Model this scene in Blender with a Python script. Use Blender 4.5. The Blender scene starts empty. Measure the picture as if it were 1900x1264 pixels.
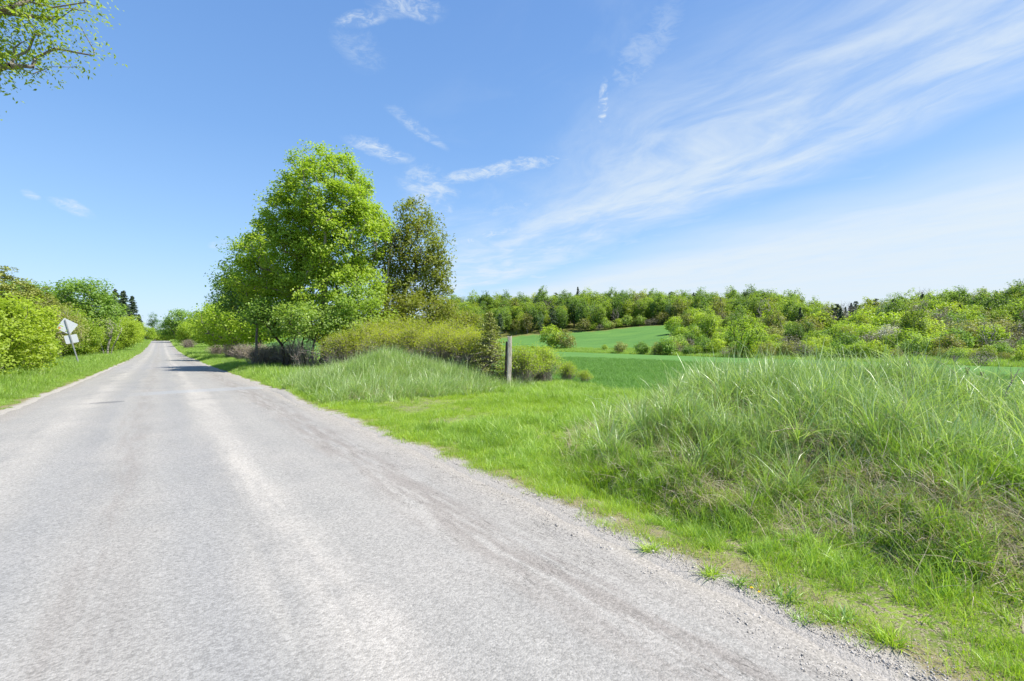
import bpy, math, random
import numpy as np

random.seed(7)
rng = np.random.default_rng(7)
SC = bpy.context.scene
COL = SC.collection
PI = math.pi

# ------------------------------------------------------------------ camera
CAM_Z = 1.6
YAW = math.radians(36.0)
FPX = 897.0            # focal length in photograph pixels (1900 wide)
HOR = 628.0            # photograph row of the horizon
FWD = np.array([math.sin(YAW), math.cos(YAW)])
RGT = np.array([math.cos(YAW), -math.sin(YAW)])
cam_d = bpy.data.cameras.new('camera')
cam = bpy.data.objects.new('camera', cam_d)
COL.objects.link(cam)
cam.location = (0, 0, CAM_Z)
cam.rotation_euler = (math.radians(90 - 0.26), 0, -YAW)
cam_d.sensor_width = 36.0
cam_d.lens = 17.0
cam_d.clip_start = 0.05
cam_d.clip_end = 6000
SC.camera = cam

# ------------------------------------------------------------------ light
SUN_AZ = math.radians(138.0)      # clockwise from +Y
SUN_EL = math.radians(57.0)
sd = bpy.data.lights.new('sun', 'SUN')
sd.energy = 3.9
sd.angle = math.radians(0.53)
sd.color = (1.0, 0.955, 0.88)
sun = bpy.data.objects.new('sun', sd)
COL.objects.link(sun)
sun.rotation_euler = (PI / 2 - SUN_EL, 0, PI - SUN_AZ)
SKY_STRENGTH = 0.12
SC.view_settings.view_transform = 'Standard'
SC.view_settings.look = 'None'
SC.view_settings.gamma = 1.0
SC.view_settings.use_curve_mapping = False
SC.view_settings.exposure = 1.10


# ------------------------------------------------------------------ node helpers
class NT:
    def __init__(self, tree):
        self.t = tree

    def n(self, kind, props=None, **ins):
        nd = self.t.nodes.new(kind)
        for k, v in (props or {}).items():
            setattr(nd, k, v)
        for k, v in ins.items():
            key = int(k[1:]) if (k[0] == 'i' and k[1:].isdigit()) else k.replace('_', ' ')
            self.put(nd.inputs[key], v)
        return nd

    def put(self, sock, v):
        if isinstance(v, bpy.types.NodeSocket):
            self.t.links.new(v, sock)
        else:
            if hasattr(sock.default_value, '__len__') and len(sock.default_value) == 4 and hasattr(v, '__len__') and len(v) == 3:
                v = tuple(v) + (1.0,)
            sock.default_value = v

    def m(self, op, a, b=0.0, c=0.0, clamp=False):
        nd = self.n('ShaderNodeMath', {'operation': op, 'use_clamp': clamp}, i0=a, i1=b)
        if op in ('MULTIPLY_ADD', 'SMOOTH_MIN', 'SMOOTH_MAX', 'COMPARE'):
            self.put(nd.inputs[2], c)
        return nd.outputs[0]

    def mix(self, f, a, b, mode='MIX'):
        nd = self.t.nodes.new('ShaderNodeMix')
        nd.data_type = 'RGBA'
        nd.blend_type = mode
        self.put(nd.inputs[0], f)
        self.put(nd.inputs[6], a)
        self.put(nd.inputs[7], b)
        return nd.outputs[2]

    def noise(self, vec, scale, detail=3.0, rough=0.55, dist=0.0):
        return self.n('ShaderNodeTexNoise', None, Vector=vec, Scale=scale, Detail=detail, Roughness=rough, Distortion=dist).outputs[0]

    def ss(self, x, a, b, lo=0.0, hi=1.0):
        nd = self.n('ShaderNodeMapRange', {'interpolation_type': 'SMOOTHSTEP'}, Value=x)
        nd.inputs[1].default_value = a
        nd.inputs[2].default_value = b
        nd.inputs[3].default_value = lo
        nd.inputs[4].default_value = hi
        return nd.outputs[0]

    def scalev(self, vec, s):
        return self.n('ShaderNodeVectorMath', {'operation': 'MULTIPLY'}, i0=vec, i1=s).outputs[0]

    def dot(self, vec, s):
        return self.n('ShaderNodeVectorMath', {'operation': 'DOT_PRODUCT'}, i0=vec, i1=s).outputs['Value']


def new_mat(name):
    m = bpy.data.materials.new(name)
    m.use_nodes = True
    m.node_tree.nodes.clear()
    t = NT(m.node_tree)
    out = t.n('ShaderNodeOutputMaterial')
    return m, t, out


# ------------------------------------------------------------------ sky
world = bpy.data.worlds.new('World')
SC.world = world
world.use_nodes = True
world.node_tree.nodes.clear()
w = NT(world.node_tree)
wout = w.n('ShaderNodeOutputWorld')
sky = w.n('ShaderNodeTexSky', {'sky_type': 'NISHITA', 'sun_disc': False})
sky.sun_elevation = SUN_EL
sky.sun_rotation = SUN_AZ
sky.altitude = 100
sky.air_density = 1.0
sky.dust_density = 0.6
sky.ozone_density = 2.0
tc = w.n('ShaderNodeTexCoord').outputs['Generated']
sep = w.n('ShaderNodeSeparateXYZ', None, Vector=tc)
zc = w.m('MAXIMUM', sep.outputs[2], 0.035)
plane = w.n('ShaderNodeCombineXYZ', None, X=w.m('DIVIDE', sep.outputs[0], zc), Y=w.m('DIVIDE', sep.outputs[1], zc), Z=0.0).outputs[0]
A = math.radians(19.0)                       # cirrus streak direction
U = (math.sin(A), math.cos(A), 0.0)
V = (math.cos(A), -math.sin(A), 0.0)
warp = w.noise(plane, 0.55, 2.0)
warp2 = w.m('MULTIPLY', w.m('SUBTRACT', warp, 0.5), 1.0)
u = w.dot(plane, U)
v = w.m('ADD', w.dot(plane, V), warp2)
v = w.m('ADD', v, w.m('MULTIPLY', u, 0.05))
uv = w.n('ShaderNodeCombineXYZ', None, X=w.m('MULTIPLY', u, 0.30), Y=v, Z=0.0).outputs[0]
uvf = w.n('ShaderNodeCombineXYZ', None, X=w.m('MULTIPLY', u, 1.3), Y=w.m('MULTIPLY', v, 2.4), Z=3.0).outputs[0]
st1 = w.noise(uv, 1.7, 5.0, 0.55, 0.5)
st2 = w.noise(uvf, 1.7, 6.0, 0.62, 0.5)
streak = w.m('ADD', w.m('MULTIPLY', st1, 0.55), w.m('MULTIPLY', st2, 0.45))
# band 1 (streaky, overhead right), gap, band 2 (thick veil towards the horizon)
b1 = w.m('MULTIPLY', w.ss(v, 0.75, 1.9), w.ss(v, 3.0, 2.3))
b1a = w.m('MULTIPLY', b1, w.ss(streak, 0.34, 0.66, 0.18, .95))
b0 = w.m('MULTIPLY', w.ss(v, 0.2, 1.3), w.ss(streak, 0.44, 0.72, 0.0, 0.38))
b2 = w.m('MULTIPLY', w.ss(v, 2.6, 4.6), w.ss(streak, 0.25, 0.62, 0.74, 1.0))
lowh = w.m('MULTIPLY', w.ss(sep.outputs[2], 0.20, 0.0), 0.22)
cl = w.m('MAXIMUM', w.m('MULTIPLY', b1a, 0.85), w.m('MULTIPLY', b2, 0.92))
cl = w.m('MAXIMUM', cl, b0)


def to_plane(px, py):
    s = (HOR - py) / FPX
    t = (px - 950.0) / FPX
    p = (FWD + RGT * t) / s
    return p


# separate small wisps: two end points, half width in px, strength
wn1 = w.noise(w.scalev(tc, (9.0, 9.0, 16.0)), 1.0, 7.0, 0.66, 1.0)
wn2 = w.noise(w.scalev(tc, (26.0, 26.0, 70.0)), 1.0, 6.0, 0.7, 1.5)
fr = w.ss(w.m('ADD', w.m('MULTIPLY', wn1, .5), w.m('MULTIPLY', wn2, .5)), 0.40, 0.62)
for (x0, y0, x1, y1, wd, st) in [(640, 40, 700, 32, 12, .6), (715, 5, 800, 20, 20, .5), (670, 268, 745, 292, 11, .62),
                                 (745, 215, 812, 266, 9, .42), (1122, 172, 1117, 228, 7, .85), (1110, 232, 1150, 240, 5, .6),
                                 (845, 332, 1015, 298, 9, .62), (770, 345, 830, 385, 24, .55), (855, 450, 930, 432, 7, .8),
                                 (905, 436, 980, 429, 4, .4), (112, 376, 165, 398, 8, .5), (48, 358, 70, 366, 6, .45),
                                 (395, 456, 420, 452, 7, .45), (1070, 250, 1085, 243, 5, .4), (640, 75, 700, 110, 25, .22),
                                 (880, 405, 1010, 370, 8, .22), (1150, 170, 1230, 60, 26, .22), (985, 515, 1010, 513, 4, .5)]:
    a = to_plane(x0, y0)
    b = to_plane(x1, y1)
    dx, dy = x1 - x0, y1 - y0
    L = math.hypot(dx, dy)
    c_px = ((x0 + x1) / 2, (y0 + y1) / 2)
    c = to_plane(*c_px)
    wv = to_plane(c_px[0] - dy / L * wd, c_px[1] + dx / L * wd) - c
    lv = (b - a) * 0.62
    M = np.linalg.inv(np.array([[lv[0], wv[0]], [lv[1], wv[1]]]))
    pc = w.n('ShaderNodeVectorMath', {'operation': 'SUBTRACT'}, i0=plane, i1=(float(c[0]), float(c[1]), 0.0)).outputs[0]
    d1 = w.dot(pc, (float(M[0, 0]), float(M[0, 1]), 0.0))
    d2 = w.m('ADD', w.dot(pc, (float(M[1, 0]), float(M[1, 1]), 0.0)), w.m('MULTIPLY', w.m('SUBTRACT', wn1, 0.5), 3.4))
    q = w.m('ADD', w.m('MULTIPLY', d1, d1), w.m('MULTIPLY', d2, d2))
    g = w.m('MULTIPLY', w.ss(q, 2.6, 0.0), st * 1.3)
    g = w.m('MULTIPLY', g, w.m('MULTIPLY_ADD', fr, 0.92, 0.08))
    cl = w.m('MAXIMUM', cl, g)
cl = w.m('ADD', cl, w.m('MULTIPLY', w.m('SUBTRACT', 1.0, cl), lowh), clamp=True)
cl = w.m('MULTIPLY', cl, w.ss(sep.outputs[2], -0.03, 0.01))
ramp = w.n('ShaderNodeValToRGB', None, Fac=sep.outputs[2])
re_ = ramp.color_ramp.elements
re_[0].position = 0.0
re_[0].color = (.178, .288, .455, 1)
re_[1].position = 0.62
re_[1].color = (.058, .145, .345, 1)
for p_, c_ in ((.16, (.145, .265, .445)), (.36, (.088, .195, .400))):
    q_ = re_.new(p_)
    q_.color = (*c_, 1)
air = w.n('ShaderNodeVectorMath', {'operation': 'SCALE'}, i0=ramp.outputs[0], Scale=1.0 / SKY_STRENGTH).outputs[0]
skyc = w.mix(0.72, sky.outputs[0], air)
bg1 = w.n('ShaderNodeBackground', None, Color=skyc, Strength=SKY_STRENGTH)
bg2 = w.n('ShaderNodeBackground', None, Color=(0.82, 0.92, 1.0), Strength=0.445)
mixw = w.n('ShaderNodeMixShader', None, Fac=cl, i1=bg1.outputs[0], i2=bg2.outputs[0])
w.t.links.new(mixw.outputs[0], wout.inputs[0])


# ------------------------------------------------------------------ numpy noise
def _hash(ix, iy, seed):
    h = (ix.astype(np.int64) * 374761393 + iy.astype(np.int64) * 668265263 + seed * 2147483647) & 0xffffffff
    h = ((h ^ (h >> 13)) * 1274126177) & 0xffffffff
    return ((h ^ (h >> 16)) & 0xffff) / 65535.0


def vnoise(x, y, seed=0):
    x = np.asarray(x, float)
    y = np.asarray(y, float)
    ix = np.floor(x)
    iy = np.floor(y)
    fx = x - ix
    fy = y - iy
    fx = fx * fx * (3 - 2 * fx)
    fy = fy * fy * (3 - 2 * fy)
    a = _hash(ix, iy, seed)
    b = _hash(ix + 1, iy, seed)
    c = _hash(ix, iy + 1, seed)
    d = _hash(ix + 1, iy + 1, seed)
    return (a * (1 - fx) + b * fx) * (1 - fy) + (c * (1 - fx) + d * fx) * fy


def fbm(x, y, seed=0, o=4):
    s, a, t = 0, 1.0, 0
    x = np.asarray(x, float)
    y = np.asarray(y, float)
    for i in range(o):
        s = s + a * (vnoise(x * 2 ** i, y * 2 ** i, seed + i * 17) - .5)
        t += a
        a *= .5
    return s / t * 2


def sst(x, a, b):
    q = np.clip((x - a) / (b - a), 0, 1)
    return q * q * (3 - 2 * q)


# ------------------------------------------------------------------ terrain height
_py = np.array([-60, 0, 12, 20, 31, 55, 80, 104, 150, 190, 210, 240, 300, 5000.])
_pz = np.array([0, 0, -.03, -.13, -.33, -.66, -.84, -.90, -.35, .45, .66, .4, -1.2, -1.5])
_yy = np.linspace(-60, 400, 1841)
_k = np.exp(-np.linspace(-2.5, 2.5, 41) ** 2)
_zz = np.convolve(np.pad(np.interp(_yy, _py, _pz), 20, mode='edge'), _k / _k.sum(), 'valid')


def road_p(y):
    return np.interp(y, _yy, _zz)


def edge_r(y):
    return 2.99 + 0.14 * fbm(y * .5, y * 0 + 3, 5) + 0.09 * fbm(y * 2.2, y * 0 + 9, 6) - 0.25 * sst(y, 60, 140) - .20 * np.exp(-((y - 1.2) / 1.5) ** 2)


def edge_l(y):
    return -2.86 + 0.12 * fbm(y * .4, y * 0 + 5, 8) + 0.09 * fbm(y * 2.0, y * 0 + 1, 9) + 0.2 * sst(y, 60, 140)


_hp = np.array([300, 560, 850, 1000, 1100, 1240, 1400, 1500, 1560, 1650, 1780, 1900, 2300])
_hz = np.array([380, 310, 300, 290, 290, 290, 265, 230, 215, 205, 190, 182, 180])
_hh = np.array([0, 13, 14.6, 15.6, 15.7, 14.2, 12.2, 6.0, 4.4, 6.8, 7.2, 7.4, 8.])
_he = np.array([2, 2, 2, 2.0, 1.7, 1.0, 1.0, 1.1, 1.2, 1.1, 1.0, 1.0, 1.0])


def ground_z(x, y, detail=True):
    x = np.asarray(x, float)
    y = np.asarray(y, float)
    rp = road_p(y)
    xf = np.clip(x, 0, 101)
    field = -0.10 - 2.45 * np.clip((xf - 8) / 92., 0, 1) ** 1.0
    wr = sst(x, 5.0, 22.0)
    z = rp * (1 - wr) + np.where(x > 0, field, rp) * wr
    left = sst(-x, 3.2, 5.5)
    z = z + 0.18 * left * (1 - sst(-x, 8, 20)) * sst(y, 8, 20)
    # hill beyond the field
    Zc = x * FWD[0] + y * FWD[1]
    Xc = x * RGT[0] + y * RGT[1]
    t = Xc / np.maximum(Zc, 1.0)
    px = np.clip(950 + FPX * t, 300, 2300)
    Zs = 102 / np.maximum(.588 + .809 * t, .30)
    Zr = np.maximum(np.interp(px, _hp, _hz), Zs + 55)
    uu = np.clip((Zc - Zs) / (Zr - Zs), 0, 1)
    hh = np.interp(px, _hp, _hh)
    hill = (hh + 2.5) * uu ** np.interp(px, _hp, _he)
    hill = hill * (1 - 0.45 * sst(Zc, 420, 900))
    z = z + np.where((x > 60) & (Zc > 20), hill, 0)
    # grassy heaps of earth at the field entrance
    dA = np.sqrt(((x - 6.5) / 2.7) ** 2 + ((y - 15.6) / 3.0) ** 2)
    hA = .84 * np.exp(-(dA * 1.12) ** 2 * (1.35 + .5 * fbm(x * .5, y * .5, 33)))
    ax, ay, bx, by = 7.1, 2.9, 7.9, -7.0
    q = np.clip(((x - ax) * (bx - ax) + (y - ay) * (by - ay)) / ((bx - ax) ** 2 + (by - ay) ** 2), 0, 1)
    dB = np.hypot(x - (ax + q * (bx - ax)), y - (ay + q * (by - ay))) / (3.55 + 0.45 * fbm(x * .45, y * .45, 31))
    hB = (0.88 - .38 * sst(-y, -2.2, .6)) * np.clip(1 - dB ** 1.8, 0, 1) ** 1.3
    if detail:
        lump = 0.26 * fbm(x * .9, y * .9, 41) + .12 * fbm(x * 2, y * 2, 42) + 0.07 * fbm(x * 4, y * 4, 43)
        z = z + lump * np.clip(hB * 3, 0, 1) + (0.22 * fbm(x * .8, y * .8, 51) + .08 * fbm(x * 2, y * 2, 52)) * np.clip(hA * 3, 0, 1)
        off = np.clip((np.abs(x) - 3.1) / 1.2, 0, 1)
        z = z + off * 0.05 * fbm(x * .7, y * .7, 61) + off * 0.012 * fbm(x * 5, y * 5, 62)
        d1 = np.exp(-(((x - 3.85) / .22) ** 2 + ((y - 2.75) / .42) ** 2))
        d2 = np.exp(-(((x - 4.05) / .20) ** 2 + ((y - 1.15) / .35) ** 2))
        d3 = np.exp(-(((x - 3.75) / .16) ** 2 + ((y - 3.55) / .30) ** 2))
        z = z - .20 * d1 - .13 * d2 - .10 * d3
    z = z + hA + hB
    return z


def gz(x, y):
    return float(ground_z(np.array([x]), np.array([y]))[0])


def at(px, Z):
    t = (px - 950.0) / FPX
    p = FWD * Z + RGT * (t * Z)
    return float(p[0]), float(p[1])


# ------------------------------------------------------------------ mesh helpers
def mesh_quads(name, V, F, mat, attrs=None, smooth=False, mat_idx=None):
    me = bpy.data.meshes.new(name)
    V = np.ascontiguousarray(V, np.float32)
    F = np.ascontiguousarray(F, np.int32)
    n = F.shape[1]
    me.vertices.add(len(V))
    me.vertices.foreach_set('co', V.ravel())
    me.loops.add(F.size)
    me.loops.foreach_set('vertex_index', F.ravel())
    me.polygons.add(len(F))
    me.polygons.foreach_set('loop_start', np.arange(0, F.size, n, dtype=np.int32))
    me.polygons.foreach_set('loop_total', np.full(len(F), n, np.int32))
    if mat_idx is not None:
        me.polygons.foreach_set('material_index', np.ascontiguousarray(mat_idx, np.int32))
    if smooth:
        me.polygons.foreach_set('use_smooth', np.ones(len(F), bool))
    for k, a in (attrs or {}).items():
        a = np.ascontiguousarray(a, np.float32)
        if a.ndim == 1:
            at_ = me.attributes.new(k, 'FLOAT', 'POINT')
            at_.data.foreach_set('value', a)
        else:
            at_ = me.attributes.new(k, 'FLOAT_VECTOR', 'POINT')
            at_.data.foreach_set('vector', a.ravel())
    for m in (mat if isinstance(mat, (list, tuple)) else [mat]):
        me.materials.append(m)
    me.update(calc_edges=True)
    me.validate()
    return me


def link(name, me, parent=None, loc=None, rotz=0.0):
    o = bpy.data.objects.new(name, me)
    COL.objects.link(o)
    if parent is not None:
        o.parent = parent
    if loc is not None:
        o.location = loc
    if rotz:
        o.rotation_euler = (0, 0, rotz)
    return o


def tag(o, label=None, cat=None, group=None, kind=None):
    if label:
        o['label'] = label
    if cat:
        o['category'] = cat
    if group:
        o['group'] = group
    if kind:
        o['kind'] = kind
    return o


def thing(name, label, cat, loc, rot=(0, 0, 0), group=None, scale=1.0):
    o = bpy.data.objects.new(name, None)
    o.empty_display_size = 0.2
    COL.objects.link(o)
    o.location = loc
    o.rotation_euler = rot
    if hasattr(scale, '__len__'):
        o.scale = scale
    else:
        o.scale = (scale,) * 3
    return tag(o, label, cat, group)


def place(proto, name, label, cat, x, y, rotz=None, scale=1.0, group=None, sink=0.05, tilt=(0, 0)):
    if rotz is None:
        rotz = random.uniform(0, 2 * PI)
    r = thing(name, label, cat, (x, y, gz(x, y) - sink), (tilt[0], tilt[1], rotz), group, scale)
    for pn, me in proto:
        link(pn, me, r)
    return r


def norm(a):
    return a / np.maximum(np.linalg.norm(a, axis=-1, keepdims=True), 1e-9)


def tubes(P0, P1, R0, R1, K=5):
    """prisms from P0 to P1; returns verts, quads"""
    P0 = np.asarray(P0, float); P1 = np.asarray(P1, float)
    R0 = np.asarray(R0, float); R1 = np.asarray(R1, float)
    n = len(P0)
    d = norm(P1 - P0)
    ref = np.where(np.abs(d[:, 2:3]) > .9, np.array([[1., 0, 0]]), np.array([[0, 0, 1.]]))
    a = norm(np.cross(d, ref))
    b = np.cross(d, a)
    ang = np.arange(K) * 2 * PI / K
    ring = a[:, None, :] * np.cos(ang)[None, :, None] + b[:, None, :] * np.sin(ang)[None, :, None]
    v0 = P0[:, None, :] + ring * R0[:, None, None]
    v1 = P1[:, None, :] + ring * R1[:, None, None]
    V_ = np.concatenate([v0, v1], 1).reshape(-1, 3)
    k = np.arange(K)
    f = np.stack([k, (k + 1) % K, K + (k + 1) % K, K + k], 1)
    F_ = (f[None] + (np.arange(n) * 2 * K)[:, None, None]).reshape(-1, 4)
    return V_, F_


def join(parts):
    Vs, Fs, o = [], [], 0
    for V_, F_ in parts:
        Vs.append(V_)
        Fs.append(F_ + o)
        o += len(V_)
    return np.concatenate(Vs), np.concatenate(Fs)


def leaf_cards(C, size, out=None, up=0.7, aspect=0.62, r=None, droop=None):
    """one pointed four-sided leaf per centre"""
    r = r or rng
    n = len(C)
    nrm = r.normal(size=(n, 3))
    nrm[:, 2] = np.abs(nrm[:, 2]) * 0.7 + up
    if out is not None:
        nrm = nrm + out * 0.6
    nrm = norm(nrm)
    a = norm(np.cross(nrm, r.normal(size=(n, 3))))
    if droop is not None:
        a = norm(a + np.array([0, 0, -droop]))
        nrm = norm(np.cross(a, np.cross(nrm, a)))
    b = np.cross(nrm, a)
    L = (np.asarray(size) * r.uniform(.7, 1.3, n))[:, None] * .5
    W = L * aspect
    fold = nrm * L * 0.25
    V_ = np.stack([C - a * L, C + b * W * 1.0 - a * L * .1 + fold, C + a * L, C - b * W - a * L * .1 + fold], 1).reshape(-1, 3)
    F_ = np.arange(4 * n).reshape(-1, 4)
    return V_, F_


# ------------------------------------------------------------------ materials
def leaf_mat(name, c1, c2, c3, trans=0.42, rough=0.5, spec=0.35, tcol=1.25, wpos=0.0, wobj=.28):
    m, t, out = new_mat(name)
    at_ = t.n('ShaderNodeAttribute', {'attribute_name': 'tint'}).outputs['Fac']
    oi = t.n('ShaderNodeObjectInfo').outputs['Random']
    f = t.m('ADD', t.m('MULTIPLY', at_, 1.0 - wobj - wpos), t.m('MULTIPLY', oi, wobj))
    if wpos:
        pn = t.noise(t.n('ShaderNodeNewGeometry').outputs['Position'], 1.1, 3, .6)
        f = t.m('ADD', f, t.m('MULTIPLY', t.ss(pn, .3, .7), wpos))
    cr = t.n('ShaderNodeValToRGB', None, Fac=f)
    e = cr.color_ramp.elements
    e[0].position = .12
    e[0].color = (*c1, 1)
    e[1].position = .88
    e[1].color = (*c3, 1)
    mid = e.new(.5)
    mid.color = (*c2, 1)
    col = cr.outputs[0]
    bs = t.n('ShaderNodeBsdfPrincipled', None, Base_Color=col, Roughness=rough)
    bs.inputs['Specular IOR Level'].default_value = spec
    tr = t.n('ShaderNodeBsdfTranslucent', None, Color=t.mix(1.0, col, (tcol, tcol * 1.05, tcol * .45), 'MULTIPLY'))
    mx = t.n('ShaderNodeMixShader', None, Fac=trans, i1=bs.outputs[0], i2=tr.outputs[0])
    t.t.links.new(mx.outputs[0], out.inputs[0])
    return m


def bark_mat(name, c1, c2, scale=6.0):
    m, t, out = new_mat(name)
    co = t.n('ShaderNodeTexCoord').outputs['Object']
    sv = t.scalev(co, (1, 1, .22))
    nz = t.noise(sv, scale * 3, 5, .65)
    nb = t.noise(co, scale * .5, 3)
    col = t.mix(t.ss(t.m('ADD', t.m('MULTIPLY', nz, .7), t.m('MULTIPLY', nb, .3)), .35, .65), c1, c2)
    bs = t.n('ShaderNodeBsdfPrincipled', None, Base_Color=col, Roughness=.9)
    bs.inputs['Specular IOR Level'].default_value = .15
    bp = t.n('ShaderNodeBump', None, Height=nz, Strength=.7, Distance=.03)
    t.t.links.new(bp.outputs[0], bs.inputs['Normal'])
    t.t.links.new(bs.outputs[0], out.inputs[0])
    return m


M = {}
M['bark'] = bark_mat('bark', (.11, .09, .075), (.28, .25, .22))
M['bark_pale'] = bark_mat('pale bark', (.17, .15, .13), (.36, .33, .29))
M['bark_dark'] = bark_mat('dark bark', (.035, .028, .022), (.09, .075, .06))
M['twig'] = bark_mat('dead twigs', (.19, .15, .125), (.44, .375, .325), 3)
M['twig_tan'] = bark_mat('tan dead stems', (.28, .21, .15), (.50, .42, .33), 3)
M['lime'] = leaf_mat('lime spring leaves', (0.17, 0.26, 0.03), (0.33, 0.46, 0.05), (0.47, 0.58, 0.085), trans=.50, tcol=1.15)
M['green'] = leaf_mat('fresh green leaves', (0.12, 0.21, 0.04), (0.21, 0.34, 0.065), (0.32, 0.46, 0.1), trans=.50, tcol=1.15)
M['yellow'] = leaf_mat('yellow green leaves', (0.2, 0.28, 0.03), (0.36, 0.47, 0.05), (0.5, 0.6, 0.09), trans=.50, tcol=1.15)
M['pale'] = leaf_mat('pale green leaves', (0.2, 0.29, 0.06), (0.33, 0.46, 0.1), (0.48, 0.58, 0.18), trans=.50)
M['olive'] = leaf_mat('olive bronze leaves', (0.17, 0.16, 0.035), (0.25, 0.29, 0.05), (0.36, 0.43, 0.07), trans=.50, tcol=1.15)
M['budding'] = leaf_mat('budding leaves', (0.195, 0.162, 0.054), (0.26, 0.2835, 0.072), (0.351, 0.3915, 0.096))
M['hedge'] = leaf_mat('small yellow green hedge leaves', (0.2, 0.24, 0.02), (0.36, 0.42, 0.035), (0.52, 0.55, 0.06), trans=.50)
M['cool'] = leaf_mat('grey green leaves', (0.084, 0.168, 0.055), (0.156, 0.276, 0.099), (0.264, 0.396, 0.176))
M['conifer'] = leaf_mat('conifer needles', (0.027, 0.0525, 0.0224), (0.0525, 0.09, 0.0392), (0.0975, 0.1425, 0.056), trans=.12)
M['cedar'] = leaf_mat('cedar foliage', (0.13, 0.15, 0.035), (0.23, 0.26, 0.05), (0.34, 0.37, 0.07), trans=.2)
M['dusk'] = leaf_mat('grey budding twigs', (.12, .11, .075), (.19, .18, .13), (.27, .27, .2), trans=.25)
M['blossom'] = leaf_mat('pale blossom', (.30, .34, .20), (.50, .50, .42), (.68, .66, .62), trans=.3)
M['grass_tall'] = leaf_mat('tall blue green grass', (.20, .30, .09), (.40, .54, .19), (.64, .72, .50), trans=.42, rough=.36, spec=.7, tcol=1.1, wpos=.22, wobj=.2)
M['grass_lush'] = leaf_mat('lush grass', (0.15, 0.24, 0.045), (0.29, 0.45, 0.075), (0.46, 0.6, 0.17), trans=.42, rough=.42, spec=.45, wpos=.25, wobj=.2)
M['grass_bright'] = leaf_mat('bright short grass', (0.18, 0.29, 0.02), (0.33, 0.48, 0.035), (0.48, 0.58, 0.08), trans=.42, rough=.5, spec=.3, wpos=.3, wobj=.2)
M['crop'] = leaf_mat('young cereal crop', (.10, .21, .045), (.17, .335, .07), (.27, .46, .12), trans=.36, rough=.5, spec=.25, tcol=1.1, wpos=.1)
M['straw'] = leaf_mat('dry straw', (0.2, 0.16, 0.1), (0.42, 0.35, 0.24), (0.66, 0.6, 0.47), trans=.25, rough=.6, spec=.25, tcol=1.0)
M['weed'] = leaf_mat('weed leaves', (.14, .24, .08), (.24, .38, .14), (.38, .52, .28), trans=.25, rough=.4, spec=.5)


def simple_mat(name, col, rough=.6, metal=0.0, spec=.4, var=.12, scale=30, bump=0.0):
    m, t, out = new_mat(name)
    co = t.n('ShaderNodeTexCoord').outputs['Object']
    nz = t.noise(co, scale, 4)
    c = t.mix(t.m('MULTIPLY', nz, var * 2), col, tuple(x * .55 for x in col))
    bs = t.n('ShaderNodeBsdfPrincipled', None, Base_Color=c, Roughness=rough, Metallic=metal)
    bs.inputs['Specular IOR Level'].default_value = spec
    if bump:
        bp = t.n('ShaderNodeBump', None, Height=nz, Strength=bump, Distance=.01)
        t.t.links.new(bp.outputs[0], bs.inputs['Normal'])
    t.t.links.new(bs.outputs[0], out.inputs[0])
    return m


M['far_lime'] = leaf_mat('lime woodland leaves', (0.14, 0.21, 0.035), (0.27, 0.38, 0.05), (0.42, 0.54, 0.08), trans=.5, wobj=.4, tcol=1.15)  # woodland leaves: darker low ramp tone puts leaf shadow into the colour
M['far_green'] = leaf_mat('green woodland leaves', (0.08, 0.14, 0.035), (0.16, 0.26, 0.05), (0.27, 0.39, 0.08), trans=.5, wobj=.4, tcol=1.15)
M['far_yellow'] = leaf_mat('yellow woodland leaves', (0.2, 0.26, 0.03), (0.34, 0.42, 0.05), (0.48, 0.54, 0.09), trans=.5, wobj=.4, tcol=1.1)


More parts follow.
